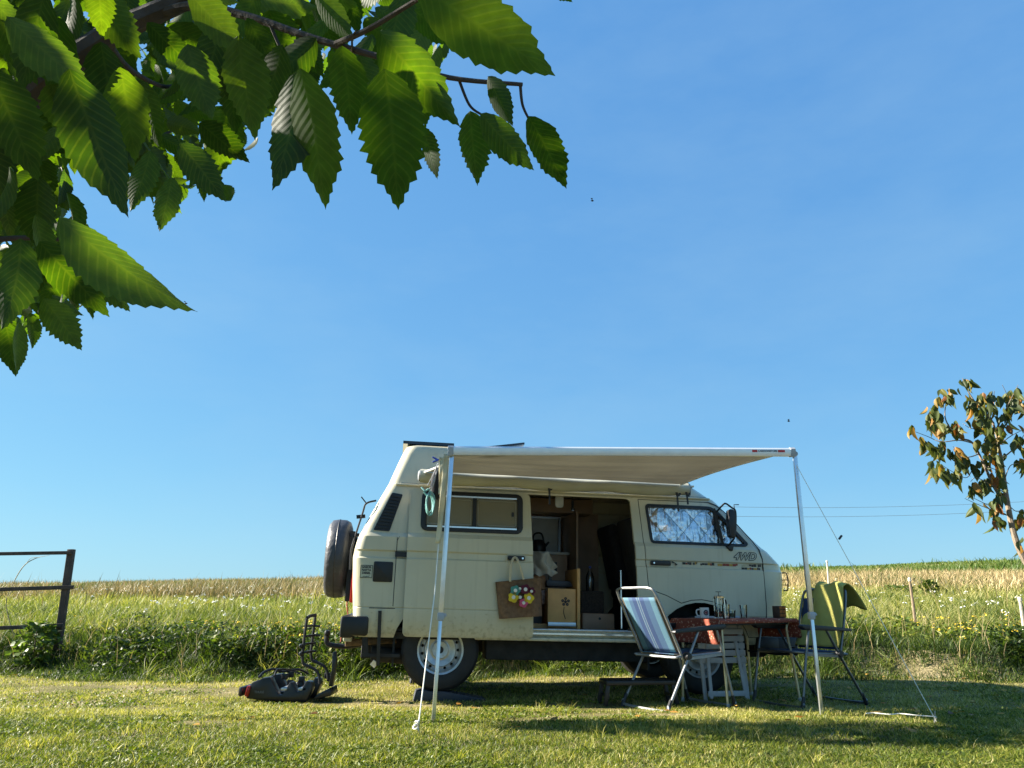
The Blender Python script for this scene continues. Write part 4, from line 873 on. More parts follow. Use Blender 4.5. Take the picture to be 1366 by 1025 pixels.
# ------------------------------------------------------------------ loose things inside the van
def van_thing(name, label, cat, u, v, w): return empty(name, label, cat, VM @ Matrix.Translation((u, v, w)))
a = von(721, 738, 1.25); e = van_thing('kettle', 'black kettle standing on the worktop inside the van', 'kettle', a[0], 1.38, 1.33)
MB().lathe((0, 0, 0), (0, 0, 1), [(.075, 0), (.085, .02), (.078, .1), (.05, .14), (.0, .15)], 24, cap=False).build('kettle_body', BLACK, e)
MB().tube(spline([(-.07, 0, .1), (-.05, 0, .2), (.03, 0, .21), (.06, 0, .12)], 5), .01, 8).build('kettle_handle', BLACK, e); MB().tube([(.07, 0, .07), (.12, 0, .12)], [.018, .01], 8).build('kettle_spout', BLACK, e)
a = von(723, 765, .5); e = van_thing('draped_towel', 'pale grey towel bundled behind the sliding door edge above the shopping bag', 'towel', a[0], .5, a[1])
CL = mat('pale_cloth', (.42, .40, .35), .95, var=.15, scale=12, bump=.4, bscale=40)
MB().grid(18, 18, lambda i, j: (-.12+.26*i+.02*math.sin(j*8), -.09*math.sin(math.pi*i)-.02*math.sin(i*12+j*4), -.02+.22*j-.16*max(0, i-.55)*j*2+.014*math.sin(i*14))).build('cloth', CL, e, 60)
MB().box(-.14, .04, .0, .08, -.16, -.02).build('cloth_bundle', mat('orange_cloth', (.36, .18, .09), .9, var=.4, scale=25), e, bevel=.02)
MB().box(-.13, .035, -.02, .05, -.30, -.165).build('patterned_pack', mat('mixed_print', (.25, .2, .2), .8, var=.8, scale=30), e, bevel=.015)
a = von(745, 783, .55); e = van_thing('storage_tray', 'dark storage tray resting on top of the flower drawer', 'tray', a[0], .55, a[1])
MB().prism(rounded([(-.14, 0), (.13, 0), (.1, .055), (-.14, .06)], .02), lambda u, w: (u, -.1, w), lambda u, w: (u, .2, w)).build('tray_body', mat('blue_black', (.03, .035, .05), .5), e, bevel=.01); MB().box(-.1, -.07, 0, .03, .05, .13).build('tray_handle', BLACK, e)
a = von(787, 789, .85); e = van_thing('water_bottle', 'clear plastic water bottle standing on boxes inside the van', 'bottle', a[0], .85, a[1])
MB().lathe((0, 0, 0), (0, 0, 1), [(.035, 0), (.042, .01), (.042, .14), (.036, .17), (.015, .21), (.013, .235), (.0, .236)], 20, cap=False).build('bottle_body', glass_mat('clear_pet', (.75, .82, .9), .1, .05), e); MB().lathe((0, 0, .235), (0, 0, 1), [(.015, 0), (.015, .02)], 12).build('bottle_cap', mat('blue_plastic', 0), e)
a0, a1 = von(775, 818, .72), von(806, 789, .72); e = van_thing('fabric_crate', 'dark woven crate stacked on the box behind the door opening', 'crate', (a0[0]+a1[0])/2, .9, a0[1])
MB().box(-(a1[0]-a0[0])/2, (a1[0]-a0[0])/2, -.18, .18, 0, a1[1]-a0[1]).build('crate_body', mat('woven_brown', (.05, .04, .035), .9, var=.4, scale=60, bump=.5, bscale=90), e, bevel=.015)
a = von(746, 668, .2); e = van_thing('paper_tag', 'pale paper tag hanging from the top of the door opening', 'tag', a[0], .2, a[1])
MB().prism(rounded(rect(-.04, .04, -.07, .1), .03), lambda u, w: (u, -.004, w), lambda u, w: (u+.005, .004, w)).build('tag_sheet', mat('paper', (.4, .38, .34), .8), e)
a = von(764, 677, .4); e = van_thing('torch', 'small dark torch hanging under the van ceiling', 'torch', a[0], .4, a[1])
MB().lathe((0, 0, -.03), (0, 0, 1), [(.018, 0), (.02, .02), (.013, .03), (.013, .1)], 14).build('torch_body', BLACK, e); MB().tube([(0, 0, .07), (0, 0, 1.955-a[1])], .002, 5).build('torch_cord', BLACK, e); MB().lathe((0, 0, -.034), (0, 0, 1), [(.014, 0), (.014, .005)], 12).build('torch_lens', CHROME, e)

# ------------------------------------------------------------------ folding camp chairs
def camp_chair(label, M, sling_m, frame_m, rear_m, tilt=.30):
    """local x = where the sitter looks, y = to the sitter's left"""
    e = empty('camp_chair', label, 'chair', M, 'folding camp chairs at the table')
    hw_ = .25; r = .0115
    bk = lambda z: -.10-tilt*(z-.42)/.53           # line of the backrest
    # back frame: one bent tube
    MB().tube(spline([(bk(.40), -hw_, .40), (bk(.7), -hw_-.005, .70), (bk(.9), -hw_+.004, .90), (bk(.95)-.006, -hw_+.05, .952), (bk(.95)-.008, 0, .957), (bk(.95)-.006, hw_-.05, .952), (bk(.9), hw_-.004, .90), (bk(.7), hw_+.005, .70), (bk(.40), hw_, .40)], 6), r, 10).build('back_frame', frame_m, e)
    MB().tube(spline([(-.14, -hw_, .415), (-.16, -hw_+.05, .41), (-.16, hw_-.05, .41), (-.14, hw_, .415), (.2, hw_, .43), (.36, hw_-.01, .44), (.38, 0, .44), (.36, -hw_+.01, .44), (.2, -hw_, .43), (-.14, -hw_, .415)], 5), r, 10).build('seat_frame', frame_m, e)
    bs = MB().grid(10, 14, lambda i, j: (bk(.46+.42*j)+.008-.02*math.sin(math.pi*i)*(.4+.6*math.sin(math.pi*j)), -hw_+.022+(2*hw_-.044)*i, .45+.43*j)).build('back_sling', sling_m, e, 60, fixn=False); bs.modifiers.new('t', 'SOLIDIFY').thickness = .004
    ss = MB().grid(10, 12, lambda i, j: (-.14+.50*j, -hw_+.012+(2*hw_-.024)*i, .432+.012*j-.03*math.sin(math.pi*i)*math.sin(math.pi*min(1, j*1.05)))).build('seat_sling', sling_m, e, 60, fixn=False); ss.modifiers.new('t', 'SOLIDIFY').thickness = .004
    for s in (-1, 1):
        y_ = s*(hw_+.03)
        MB().tube([(.07, y_, .615), (-.06, y_, .40), (-.30, y_, .03)], r, 10).build('leg', frame_m, e)
        MB().tube([(.27, y_, .63), (.33, y_, .42), (.42, y_, .03)], r, 10).build('leg', frame_m, e)
        MB().prism(rounded([(-.21, .60), (-.20, .625), (.1, .65), (.35, .665), (.37, .645), (.33, .62), (.1, .612)], .012), lambda a, b: (a, y_-.028, b), lambda a, b: (a, y_+.028, b)).build('armrest', BLACK, e, bevel=.008)
        for q in ((-.30, .03), (.42, .03)): MB().tube([(q[0]+(.035 if q[0] < 0 else -.018), y_, .10), (q[0], y_, .03), (q[0]-(.01 if q[0] < 0 else -.004), y_, .0)], [.014, .018, .02], 10).build('foot_cap', BLACK, e)
        MB().lathe((-.06, s*(hw_+.005), .42), (0, s, 0), [(.032, 0), (.035, .015), (.026, .045), (.0, .046)], 16, cap=False).build('pivot', BLACK, e)
        MB().bar((-.08, y_, .40), (.33, y_, .425), .012, .022).build('side_link', frame_m, e)
    for x_ in (-.305, .425): MB().tube(spline([(x_+(.01 if x_ < 0 else -.01), -hw_-.03, .06), (x_, -hw_+.01, .018), (x_, hw_-.01, .018), (x_+(.01 if x_ < 0 else -.01), hw_+.03, .06)], 6), r, 10).build('base_bar', frame_m, e)
    return e
def stripe_mat(name, stops, rough=.8):
    m = bpy.data.materials.new(name); m.use_nodes = True; n, l = m.node_tree.nodes, m.node_tree.links
    b = n['Principled BSDF']; b.inputs['Roughness'].default_value = rough
    tc = n.new('ShaderNodeTexCoord'); sx = n.new('ShaderNodeSeparateXYZ'); l.new(tc.outputs['Object'], sx.inputs[0])
    mr = n.new('ShaderNodeMapRange'); mr.inputs[1].default_value = -.25; mr.inputs[2].default_value = .25; l.new(sx.outputs[1], mr.inputs[0])
    r = n.new('ShaderNodeValToRGB'); r.color_ramp.interpolation = 'CONSTANT'; e = r.color_ramp.elements
    while len(e) < len(stops): e.new(.5)
    for k, (p, c) in enumerate(stops): e[k].position = p; e[k].color = c+(1,)
    l.new(mr.outputs[0], r.inputs[0])
    ch = n.new('ShaderNodeTexNoise'); ch.inputs['Scale'].default_value = 260; l.new(tc.outputs['Object'], ch.inputs['Vector'])
    mx = n.new('ShaderNodeMix'); mx.data_type = 'RGBA'; mx.blend_type = 'MULTIPLY'; mx.inputs[0].default_value = .5; l.new(r.outputs[0], mx.inputs[6]); l.new(ch.outputs['Fac'], mx.inputs[7]); l.new(mx.outputs[2], b.inputs['Base Color'])
    bp = n.new('ShaderNodeBump'); bp.inputs['Strength'].default_value = .3; bp.inputs['Distance'].default_value = .002; l.new(ch.outputs['Fac'], bp.inputs['Height']); l.new(bp.outputs[0], b.inputs['Normal'])
    t = n.new('ShaderNodeBsdfTranslucent'); l.new(mx.outputs[2], t.inputs[0]); mi = n.new('ShaderNodeMixShader'); mi.inputs[0].default_value = .2
    l.new(b.outputs[0], mi.inputs[1]); l.new(t.outputs[0], mi.inputs[2]); l.new(mi.outputs[0], n['Material Output'].inputs['Surface'])
    return m
CY, BL, NV, GR, WH = srgb('648fa6'), srgb('48698e'), srgb('344e7c'), srgb('5c564a'), srgb('7f94a2')
STRIPE = stripe_mat('blue_striped_sling', [(0, GR), (.09, CY), (.22, BL), (.36, NV), (.47, WH), (.485, NV), (.5, BL), (.53, WH), (.545, NV), (.66, BL), (.76, CY), (.91, GR)])
PLAINB = stripe_mat('dark_blue_sling', [(0, srgb('3a4a70')), (.12, srgb('30456f')), (.5, srgb('3d5a90')), (.88, srgb('30456f'))])
GUN = mat('gunmetal_tube', (.16, .165, .175), .35, metal=.85, var=.1)
def face(x, y, fx, fy):
    a = math.atan2(fy, fx); return Matrix.Translation(G(x, y)) @ Matrix.Rotation(a, 4, 'Z')
camp_chair('blue striped folding camp chair with its back to the open van door', face(1.34, 6.80, .86, .50), STRIPE, mat('dull_aluminium', (.3, .31, .32), .5, metal=.8, var=.15, scale=25), GR, .26)
ch2 = camp_chair('dark blue folding camp chair with a yellow green towel over its back', face(2.63, 7.1, -.9, -.43), PLAINB, GUN, GR, .16)
# towel over the second chair
M2 = ch2.matrix_world.copy() if False else face(2.63, 7.1, -.9, -.43)
tw_ = empty('draped_towel', 'yellow green towel draped over the back of the dark blue camp chair', 'towel', M2 @ Matrix.Translation((-.2, 0, .47)))
def towel_fn(i, j):
    # j runs up the front of the backrest, over the top tube and out behind
    y_ = -.25+.50*i+.02*math.sin(j*6)
    bk = lambda z: -.10-.16*(z-.42)/.53
    if j < .62: z = .47+.53*(j/.62); x_ = bk(z)+.03+.012*math.sin(i*13+j*3)
    elif j < .74: a = (j-.62)/.12*math.pi*.5; z = 1.0+.02*math.sin(a); x_ = bk(.98)+.03-.05*math.sin(a)*1.1-.0
    else: t = (j-.74)/.26; z = 1.02-.16*t*t-.02*t-.05*t*i; x_ = bk(.98)-.03-.19*t+.012*math.sin(i*11)
    z += .012*math.sin(i*16+2*j)*(j > .3); y_ *= (1-.16*math.sin(math.pi*min(1, j/.62))*0)
    z -= .22*max(0, .38-i)/.38*min(1, j/.62)*(j < .8)+.06*max(0, .38-i)*(j >= .8)
    return Vector((x_+.2, y_, z-.47))
o = MB().grid(26, 44, towel_fn).build('towel_cloth', mat('yellow_green_terry', (.42, .39, .1), .95, var=.14, scale=8, bump=.3, bscale=160, trans=.12), tw_, 70, fixn=False); o.modifiers.new('t', 'SOLIDIFY').thickness = .008

# ------------------------------------------------------------------ table with cloth
TZ = .70
NLc = Vector((1.76, 6.72, 0)); ta = math.atan2(.5, .85); tx = Vector((math.cos(ta), math.sin(ta), 0)); ty = Vector((-math.sin(ta), math.cos(ta), 0)); TL, TWd = .95, .60
tb = empty('camping_table', 'small rectangular camping table with brass coloured tube legs under a red cloth', 'table', Matrix(((tx.x, ty.x, 0, NLc.x), (tx.y, ty.y, 0, NLc.y), (0, 0, 1, float(gz(1.9, 7))), (0, 0, 0, 1))))
MB().box(.01, TL-.01, .01, TWd-.01, TZ-.025, TZ).build('table_top', WOOD2, tb, bevel=.006)
BRASS = mat('worn_gold_tube', (.55, .47, .3), .38, metal=.75, var=.25, scale=12)
for a, b, dx_, dy_ in ((.07, .06, -.02, -.03), (TL-.07, .06, .05, -.03), (.07, TWd-.06, -.02, .03), (TL-.07, TWd-.06, .03, .03)):
    MB().tube(spline([(a+.03, b, TZ-.03), (a+.005, b, TZ-.06), (a, b, TZ-.12), (a+dx_*.5, b+dy_*.5, TZ*.45), (a+dx_, b+dy_, 0)], 5), .012, 10).build('leg', BRASS, tb)
    MB().lathe((a+dx_, b+dy_, 0), (0, 0, 1), [(.015, 0), (.016, .03), (.012, .035)], 12).build('foot_cap', mat('grey_plastic', 0), tb)
for b in (.06, TWd-.06): MB().bar((.05, b, TZ-.035), (TL-.05, b, TZ-.035), .02, .025).build('apron_rail', BLACK, tb)
for a in (.07, TL-.07): MB().tube([(a, .06, TZ-.3), (a, TWd-.06, TZ-.3)], .008, 8).build('leg_brace', BLACK, tb)
CLOTH = None
def cloth_mat():
    m = bpy.data.materials.new('red_floral_cloth'); m.use_nodes = True; n, l = m.node_tree.nodes, m.node_tree.links
    b = n['Principled BSDF']; b.inputs['Roughness'].default_value = .9
    tc = n.new('ShaderNodeTexCoord'); vo = n.new('ShaderNodeTexVoronoi'); vo.inputs['Scale'].default_value = 42; l.new(tc.outputs['Object'], vo.inputs['Vector'])
    r = n.new('ShaderNodeValToRGB'); e = r.color_ramp.elements; e.new(.5); e.new(.5)
    for k, (p, c) in enumerate(((.0, (.45, .26, .13)), (.16, (.62, .42, .3)), (.3, (.34, .085, .045)), (.7, (.26, .06, .035)))): e[k].position = p; e[k].color = c+(1,)
    l.new(vo.outputs['Distance'], r.inputs[0])
    v2 = n.new('ShaderNodeTexVoronoi'); v2.inputs['Scale'].default_value = 14; l.new(tc.outputs['Object'], v2.inputs['Vector'])
    r2 = n.new('ShaderNodeValToRGB'); r2.color_ramp.elements[0].position = .12; r2.color_ramp.elements[0].color = (.55, .45, .3, 1); r2.color_ramp.elements[1].position = .2; r2.color_ramp.elements[1].color = (0, 0, 0, 1); l.new(v2.outputs['Distance'], r2.inputs[0])
    mx = n.new('ShaderNodeMix'); mx.data_type = 'RGBA'; mx.blend_type = 'SCREEN'; mx.inputs[0].default_value = .6; l.new(r.outputs[0], mx.inputs[6]); l.new(r2.outputs[0], mx.inputs[7]); l.new(mx.outputs[2], b.inputs['Base Color'])
    t = n.new('ShaderNodeBsdfTranslucent'); l.new(mx.outputs[2], t.inputs[0]); mi = n.new('ShaderNodeMixShader'); mi.inputs[0].default_value = .15
    l.new(b.outputs[0], mi.inputs[1]); l.new(t.outputs[0], mi.inputs[2]); l.new(mi.outputs[0], n['Material Output'].inputs['Surface'])
    return m
tc_ = empty('tablecloth', 'red brown floral tablecloth hanging over the ends of the camping table', 'tablecloth', tb.matrix_world.copy() if False else Matrix(((tx.x, ty.x, 0, NLc.x), (tx.y, ty.y, 0, NLc.y), (0, 0, 1, float(gz(1.9, 7))+TZ), (0, 0, 0, 1))))
HL, HR, HF, HB = .20, .17, .035, .18
def cloth_fn(i, j):
    x_ = -HL+(TL+HL+HR)*i; y_ = -HF+(TWd+HF+HB)*j; z = .004; rr = .012
    ox = min(0, x_) or max(0, x_-TL); oy = min(0, y_) or max(0, y_-TWd)
    px_, py_ = max(-.006, min(TL+.006, x_)), max(-.006, min(TWd+.006, y_))
    if ox or oy:
        z -= max(abs(ox), abs(oy))*(1 if not (ox and oy) else .95)
        if ox: px_ += math.copysign(.02*math.sin(y_*14+1)*abs(ox)/.2+.015*abs(ox)/.2, ox)
        if oy: py_ += math.copysign(.022*math.sin(x_*13)*abs(oy)/.18+.01, oy)
    else: z += .002*math.sin(x_*31)*math.sin(y_*23)
    return (px_, py_, z)
xs = sorted(set(list(np.linspace(0, 1, 60))+[HL/(TL+HL+HR), (HL+TL)/(TL+HL+HR)])); ys = sorted(set(list(np.linspace(0, 1, 40))+[HF/(TWd+HF+HB), (HF+TWd)/(TWd+HF+HB)]))
V = [cloth_fn(i, j) for j in ys for i in xs]; n_ = len(xs)
o = MB().add(V, [(j*n_+i, j*n_+i+1, (j+1)*n_+i+1, (j+1)*n_+i) for j in range(len(ys)-1) for i in range(n_-1)]).build('cloth', cloth_mat(), tc_, 60, fixn=False); o.modifiers.new('t', 'SOLIDIFY').thickness = .002
TT = Matrix(((tx.x, ty.x, 0, NLc.x), (tx.y, ty.y, 0, NLc.y), (0, 0, 1, float(gz(1.9, 7))+TZ+.006), (0, 0, 0, 1)))
CG = glass_mat('drinking_glass', (.93, .96, .95), .1, .01)
def on_table(px, back=.3):
    # point on the table top along that sight line
    best = None
    for k in range(200):
        Y = 6.6+k*.006; p = at(px, 822, Y); q = TT.inverted() @ Vector((p.x, p.y, TT.translation.z))
        if abs(q.y-back) < .012 or best is None or abs(q.y-back) < abs(best.y-back): best = q
    return best.x, best.y
x_, y_ = on_table(940, .38); e = empty('mug', 'white mug with dark round emblem on the camping table', 'mug', TT @ Matrix.Translation((x_, y_, 0)) @ Matrix.Rotation(R(-42), 4, 'Z'))
MB().lathe((0, 0, 0), (0, 0, 1), [(.034, 0), (.04, .006), (.041, .092), (.037, .092), (.036, .01), (0, .009)], 28, cap=False).build('mug_body', mat('white_china', (.75, .74, .72), .25, var=.04), e)
MB().tube(spline([(-.039, 0, .075), (-.066, 0, .07), (-.07, 0, .045), (-.06, 0, .022), (-.039, 0, .02)], 5), .006, 8).build('mug_handle', mat('white_china', 0), e)
for ra, rb, mm in ((.0, .012, mat('emblem_red', (.3, .05, .06), .5)), (.014, .024, mat('emblem_dark', (.05, .03, .05), .5))):
    P = []
    for rr in (ra, rb):
        for k in range(24): a = 2*math.pi*k/24; sx_ = rr*math.cos(a); th = -math.pi/2+.35+sx_/.041; P.append((.0416*math.cos(th), .0416*math.sin(th), .048+rr*math.sin(a)))
    MB().add(P, [(k, (k+1) % 24, 24+(k+1) % 24, 24+k) for k in range(24)]).build('emblem', mm, e, fixn=False)
x_, y_ = on_table(960.5, .2); e = empty('coffee_press', 'tall glass coffee press with metal frame beside the mug', 'coffee press', TT @ Matrix.Translation((x_, y_, 0)))
MB().lathe((0, 0, .012), (0, 0, 1), [(.043, 0), (.045, .005), (.045, .165), (.046, .17)], 24, cap=False).build('glass_beaker', CG, e)
MB().lathe((0, 0, .012), (0, 0, 1), [(.0, 0), (.042, 0), (.042, .05), (0, .05)], 20, cap=False).build('coffee', mat('coffee', (.03, .012, .005), .2), e)
MB().lathe((0, 0, .175), (0, 0, 1), [(.047, 0), (.048, .012), (.03, .02), (.006, .022)], 24, cap=False).build('press_lid', CHROME, e)
MB().tube([(0, 0, .19), (0, 0, .225)], .003, 6).bar((-.03, 0, .227), (.03, 0, .227), .008, .006).build('plunger', BLACK, e)
for k in range(4): a = k*math.pi/2+.5; MB().bar((.047*math.cos(a), .047*math.sin(a), 0), (.047*math.cos(a), .047*math.sin(a), .172), .008, .004).build('frame_strut', CHROME, e)
MB().tube(spline([(.046, 0, .16), (.08, 0, .155), (.085, 0, .08), (.046, 0, .03)], 5), .007, 8).build('press_handle', BLACK, e)
def tumbler(px, back, h, lab, fill=None):
    x_, y_ = on_table(px, back); e = empty('drinking_glass', lab, 'glass', TT @ Matrix.Translation((x_, y_, 0)))
    MB().lathe((0, 0, 0), (0, 0, 1), [(0, .004), (.026, 0), (.028, .004), (.034, h), (.0325, h), (.026, .01), (0, .01)], 24, cap=False).build('glass_wall', CG, e)
    if fill: MB().lathe((0, 0, .012), (0, 0, 1), [(0, 0), (.026, 0), (.0285, h*.45), (0, h*.46)], 20, cap=False).build('drink', fill, e)
    return e
GRN = mat('green_drink', (.06, .14, .06), .3)
tumbler(969, .12, .12, 'tall drinking glass standing close to the coffee press')
tumbler(976.5, .22, .07, 'short glass with green drink between the tall glasses', GRN)
e = tumbler(992.5, .3, .115, 'clear drinking glass with a spoon leaning in it')
MB().tube([(-.018, 0, .014), (-.045, .01, .115)], .0025, 6).build('spoon', STEEL, e)
x_, y_ = on_table(1040, .12); e = empty('tea_box', 'small dark wooden box with orange panels at the end of the red table', 'box', TT @ Matrix.Translation((min(x_, TL-.06), y_, 0)))
MB().box(-.045, .045, -.04, .04, 0, .105).build('box_body', mat('dark_wood', (.05, .025, .015), .6, var=.3, scale=20), e, bevel=.004)
for k in range(3):
    for s in (-1, 1): MB().box(s*.022-.018, s*.022+.018, -.043, -.0405, .012+.032*k, .036+.032*k).build('box_panel', mat('orange_panel', (.38, .12, .03), .4, var=.4, scale=60), e)  # panels in plain mottled orange

# ------------------------------------------------------------------ white folding chair leaning against the van
wc = empty('slatted_folding_chair', 'white slatted folding chair folded flat and leaning on the van by the front wheel', 'chair', Matrix.Translation(G(1.93, 7.30)) @ Matrix.Rotation(R(8.5), 4, 'Z'))
WHT = mat('white_lacquer', (.42, .42, .43), .5, var=.08, scale=12)
ln = lambda z, o=0.: (.0, z*.10+o, z)
for x_ in (-.20, .20):
    MB().bar((x_, .02, 0), (x_, .105, .72), .022, .034, (1, 0, 0)).build('rail', WHT, wc, bevel=.003)
    MB().bar((x_*.82, -.03, .02), (x_*.70, .06, .5), .02, .03, (1, 0, 0)).build('leg', WHT, wc, bevel=.003)
for k in range(5): z = .335+.062*k; MB().bar((-.225, .045+z*.1-.03, z), (.225, .045+z*.1-.03, z), .016, .05, (0, 0, 1)).build('slat', WHT, wc, bevel=.003)
for z in (.62, .70): MB().bar((-.21, .10, z), (.21, .10, z), .016, .04).build('back_slat', WHT, wc, bevel=.003)
MB().bar((-.19, -.025, .06), (.19, -.025, .06), .016, .045).build('cross_bar', WHT, wc, bevel=.003)
# ------------------------------------------------------------------ step at the door
st_ = empty('door_step', 'low black metal step standing in front of the open van door', 'step', Matrix.Translation(G(1.06, 7.0)) @ Matrix.Rotation(R(6), 4, 'Z'))
MB().box(-.28, .32, -.14, .16, .17, .205).build('tread', BLACK, st_, bevel=.006)
for x_ in (-.26, .30):
    for y_ in (-.11, .13): MB().bar((x_, y_, .18), (x_+(-.03 if x_ < 0 else .03), y_, .0), .035, .03, (0, 1, 0)).build('leg', BLACK, st_, bevel=.004)
    MB().bar((x_, -.11, .08), (x_, .13, .08), .02, .02).build('leg_brace', BLACK, st_)
# ------------------------------------------------------------------ levelling ramps
def ramp(u, v, label):
    p = vw(u, v, 0); e = empty('levelling_ramp', label, 'ramp', Matrix.Translation(G(p.x, p.y)) @ Matrix.Rotation(TH, 4, 'Z'), 'levelling ramps under the rear wheels')
    pr = [(-.22, 0), (-.2, .085), (-.13, .10), (-.08, .085), (.05, .082), (.10, .072), (.42, .012), (.42, 0)]
    MB().prism(pr, lambda a, b: (a, -.1, b), lambda a, b: (a, .13, b)).build('ramp_body', mat('dark_blue_plastic', (.025, .028, .04), .6, var=.2), e, bevel=.004)
    for k in range(9): t = k/9; x_ = .11+.3*t; MB().bar((x_, -.098, .072-.062*t), (x_, .128, .072-.062*t), .012, .008).build('grip_rib', mat('dark_blue_plastic', 0), e)
ramp(0, .13, 'dark plastic levelling ramp under the rear wheel beside the awning pole'); ramp(0, W_-.15, 'dark plastic levelling ramp under the rear wheel on the far side of the van')

# ------------------------------------------------------------------ towbar bicycle carrier on the grass
YB = 7.28; bo = at(392, 931, YB); bo.z = float(gz(bo.x, bo.y)); bo = Vector(bo)
bk_ = empty('bicycle_carrier', 'folded black towbar bicycle carrier with upright bent frame lying on the lawn', 'bicycle carrier', Matrix.Translation(bo))
ZB = lambda zx, zy: (320+zx/6.83, 800+zy/6.83)
def bq(zx, zy, dy=0):
    p = at(*ZB(zx, zy), YB)-bo; return Vector((p.x, dy, p.z))
GLB = mat('satin_black_plastic', (.011, .011, .013), .33, var=.25, scale=15, bump=.05, bscale=80)
def trough(dy, s=1.):
    out = [(112, 868), (130, 790), (165, 738), (235, 712), (255, 700), (328, 690), (345, 740), (400, 850), (430, 852), (470, 790), (500, 735), (520, 735), (560, 820), (590, 822), (620, 770), (645, 725), (690, 735), (700, 790), (660, 880), (640, 915), (400, 905), (200, 892), (112, 882)]
    return MB().prism([(p.x, p.z) for p in (bq(*q) for q in out)], lambda a, b: (a, dy, b), lambda a, b: (a, dy+.11*s, b)).build('wheel_trough', GLB, bk_, bevel=.008)
trough(-.16); t2 = trough(.14)
MB().box(bq(230, 0).x, bq(680, 0).x, -.06, .24, .045, .085).build('base_frame', GLB, bk_, bevel=.008)
for a_ in (455, 610): p = bq(a_, 800); MB().box(p.x-.035, p.x+.035, -.16, .32, p.z-.01, p.z+.012).build('cross_member', STEEL, bk_, bevel=.004)
for dy in (-.17, .20): p0, p1 = bq(115, 865, dy), bq(140, 770, dy); MB().bar(p0+Vector((0, .03, 0)), p1+Vector((0, .03, 0)), .03, .07, (0, 1, 0)).build('tail_light', mat('red_lens', 0), bk_, bevel=.006)
MB().box(bq(112, 0).x, bq(150, 0).x, -.16, .25, .05, .13).build('light_bar', GLB, bk_, bevel=.02)
for dy, off in ((-.07, 0), (.07, 42)):
    P = [bq(zx+off, zy-off*.55, dy) for zx, zy in ((745, 760), (738, 690), (712, 640), (650, 605), (600, 580), (590, 540), (588, 500), (598, 420), (612, 300), (630, 165))]
    MB().tube(spline(P, 5), .013, 10).build('frame_tube', BLACK, bk_)
MB().tube([bq(630, 165, -.07), bq(640, 150, 0), bq(672, 142, .07)], .015, 10).build('frame_top', BLACK, bk_)
for zy in (240, 330, 400, 475): MB().bar(bq(612, zy, -.08), bq(665, zy, .08), .022, .018).build('frame_rung', BLACK, bk_)
for zy in (242, 325): MB().bar(bq(660, zy, .06), bq(715, zy+4, .07), .02, .02).build('clamp_hook', BLACK, bk_, bevel=.004)
for zy in (420, 490): p = bq(580, zy, -.08); MB().lathe(p, (0, -1, 0), [(.02, -.02), (.022, .0), (.012, .025), (0, .026)], 14, cap=False).build('clamp_knob', BLACK, bk_)
MB().prism([(p.x, p.z) for p in (bq(*q) for q in ((850, 480), (878, 470), (884, 560), (870, 680), (850, 790), (812, 790), (840, 640)))], lambda a, b: (a, -.03, b), lambda a, b: (a, .03, b)).build('lever_arm', GLB, bk_, bevel=.006)
MB().prism([(p.x, p.z) for p in (bq(*q) for q in ((690, 900), (740, 845), (850, 790), (862, 860), (760, 890)))], lambda a, b: (a, -.12, b), lambda a, b: (a, .16, b)).build('coupling_housing', GLB, bk_, bevel=.01)
MB().tube(spline([bq(205, 700, -.1), bq(240, 655, -.05), bq(300, 635, .02), bq(370, 665, .1), bq(480, 655, .2), bq(560, 700, .25)], 6), .011, 8).build('folded_arm', GLB, bk_)
MB().tube(spline([bq(330, 690, -.05), bq(345, 640, 0), bq(420, 650, .1), bq(510, 690, .15)], 6), .009, 8).build('folded_arm', GLB, bk_)
for zx, zy in ((400, 700), (430, 690), (540, 730), (440, 760), (770, 700), (800, 720)): p = bq(zx, zy, random.uniform(0, .2)); MB().box(p.x-.025, p.x+.025, p.y-.02, p.y+.02, p.z-.03, p.z+.02).build('strap_buckle', BLACK, bk_, bevel=.006)
for a_ in (280, 640): p = bq(a_, 900); MB().box(p.x-.012, p.x+.012, -.14, -.1, 0, .05).box(p.x-.012, p.x+.012, .2, .24, 0, .05).build('support_foot', BLACK, bk_)
me = text_mesh('THULE', .028, .0006, 0, .0006); p = bq(228, 825, -.162); me.transform(Matrix.Translation(p) @ Matrix.Rotation(R(90), 4, 'X')); obj('lettering', me, mat('grey_print', (.13, .13, .13), .5), bk_)

# ------------------------------------------------------------------ pasture fence on the left
FENCEM = mat('weathered_dark_wood', (.06, .045, .035), .85, var=.35, scale=14, bump=.4, bscale=50)
FY = 10.35; ft = at(95.5, 733, FY); fb = at(78, 858, FY)
fo0 = Vector((fb.x, fb.y, float(gz(fb.x, fb.y)))); fe = empty('pasture_fence', 'dark wooden pasture fence with three thin rails ending in a leaning post', 'fence', Matrix.Translation(fo0))
MB().bar(fb-fo0-Vector((.0, 0, .25)), ft-fo0, .085, .07, (0, 1, 0)).build('post', FENCEM, fe, bevel=.008)
p2 = Vector((-8.6, 10.6, float(gz(-8.6, 10.6)))); MB().bar(p2-fo0-Vector((0, 0, .2)), p2-fo0+Vector((0, 0, 1.15)), .085, .07, (0, 1, 0)).build('post', FENCEM, fe, bevel=.008)
for (xr, yr, yl, hh) in ((96, 737.5, 739, .045), (98, 783.5, 786.5, .05), (84, 834.5, 838, .05)):
    a = at(xr, yr, FY-.05); b = at(0, yl, FY+.02); b2 = a+(b-a)*2.6
    MB().bar(a-fo0, b2-fo0, hh, .03, (0, 1, 0)).build('rail', FENCEM, fe, bevel=.004)
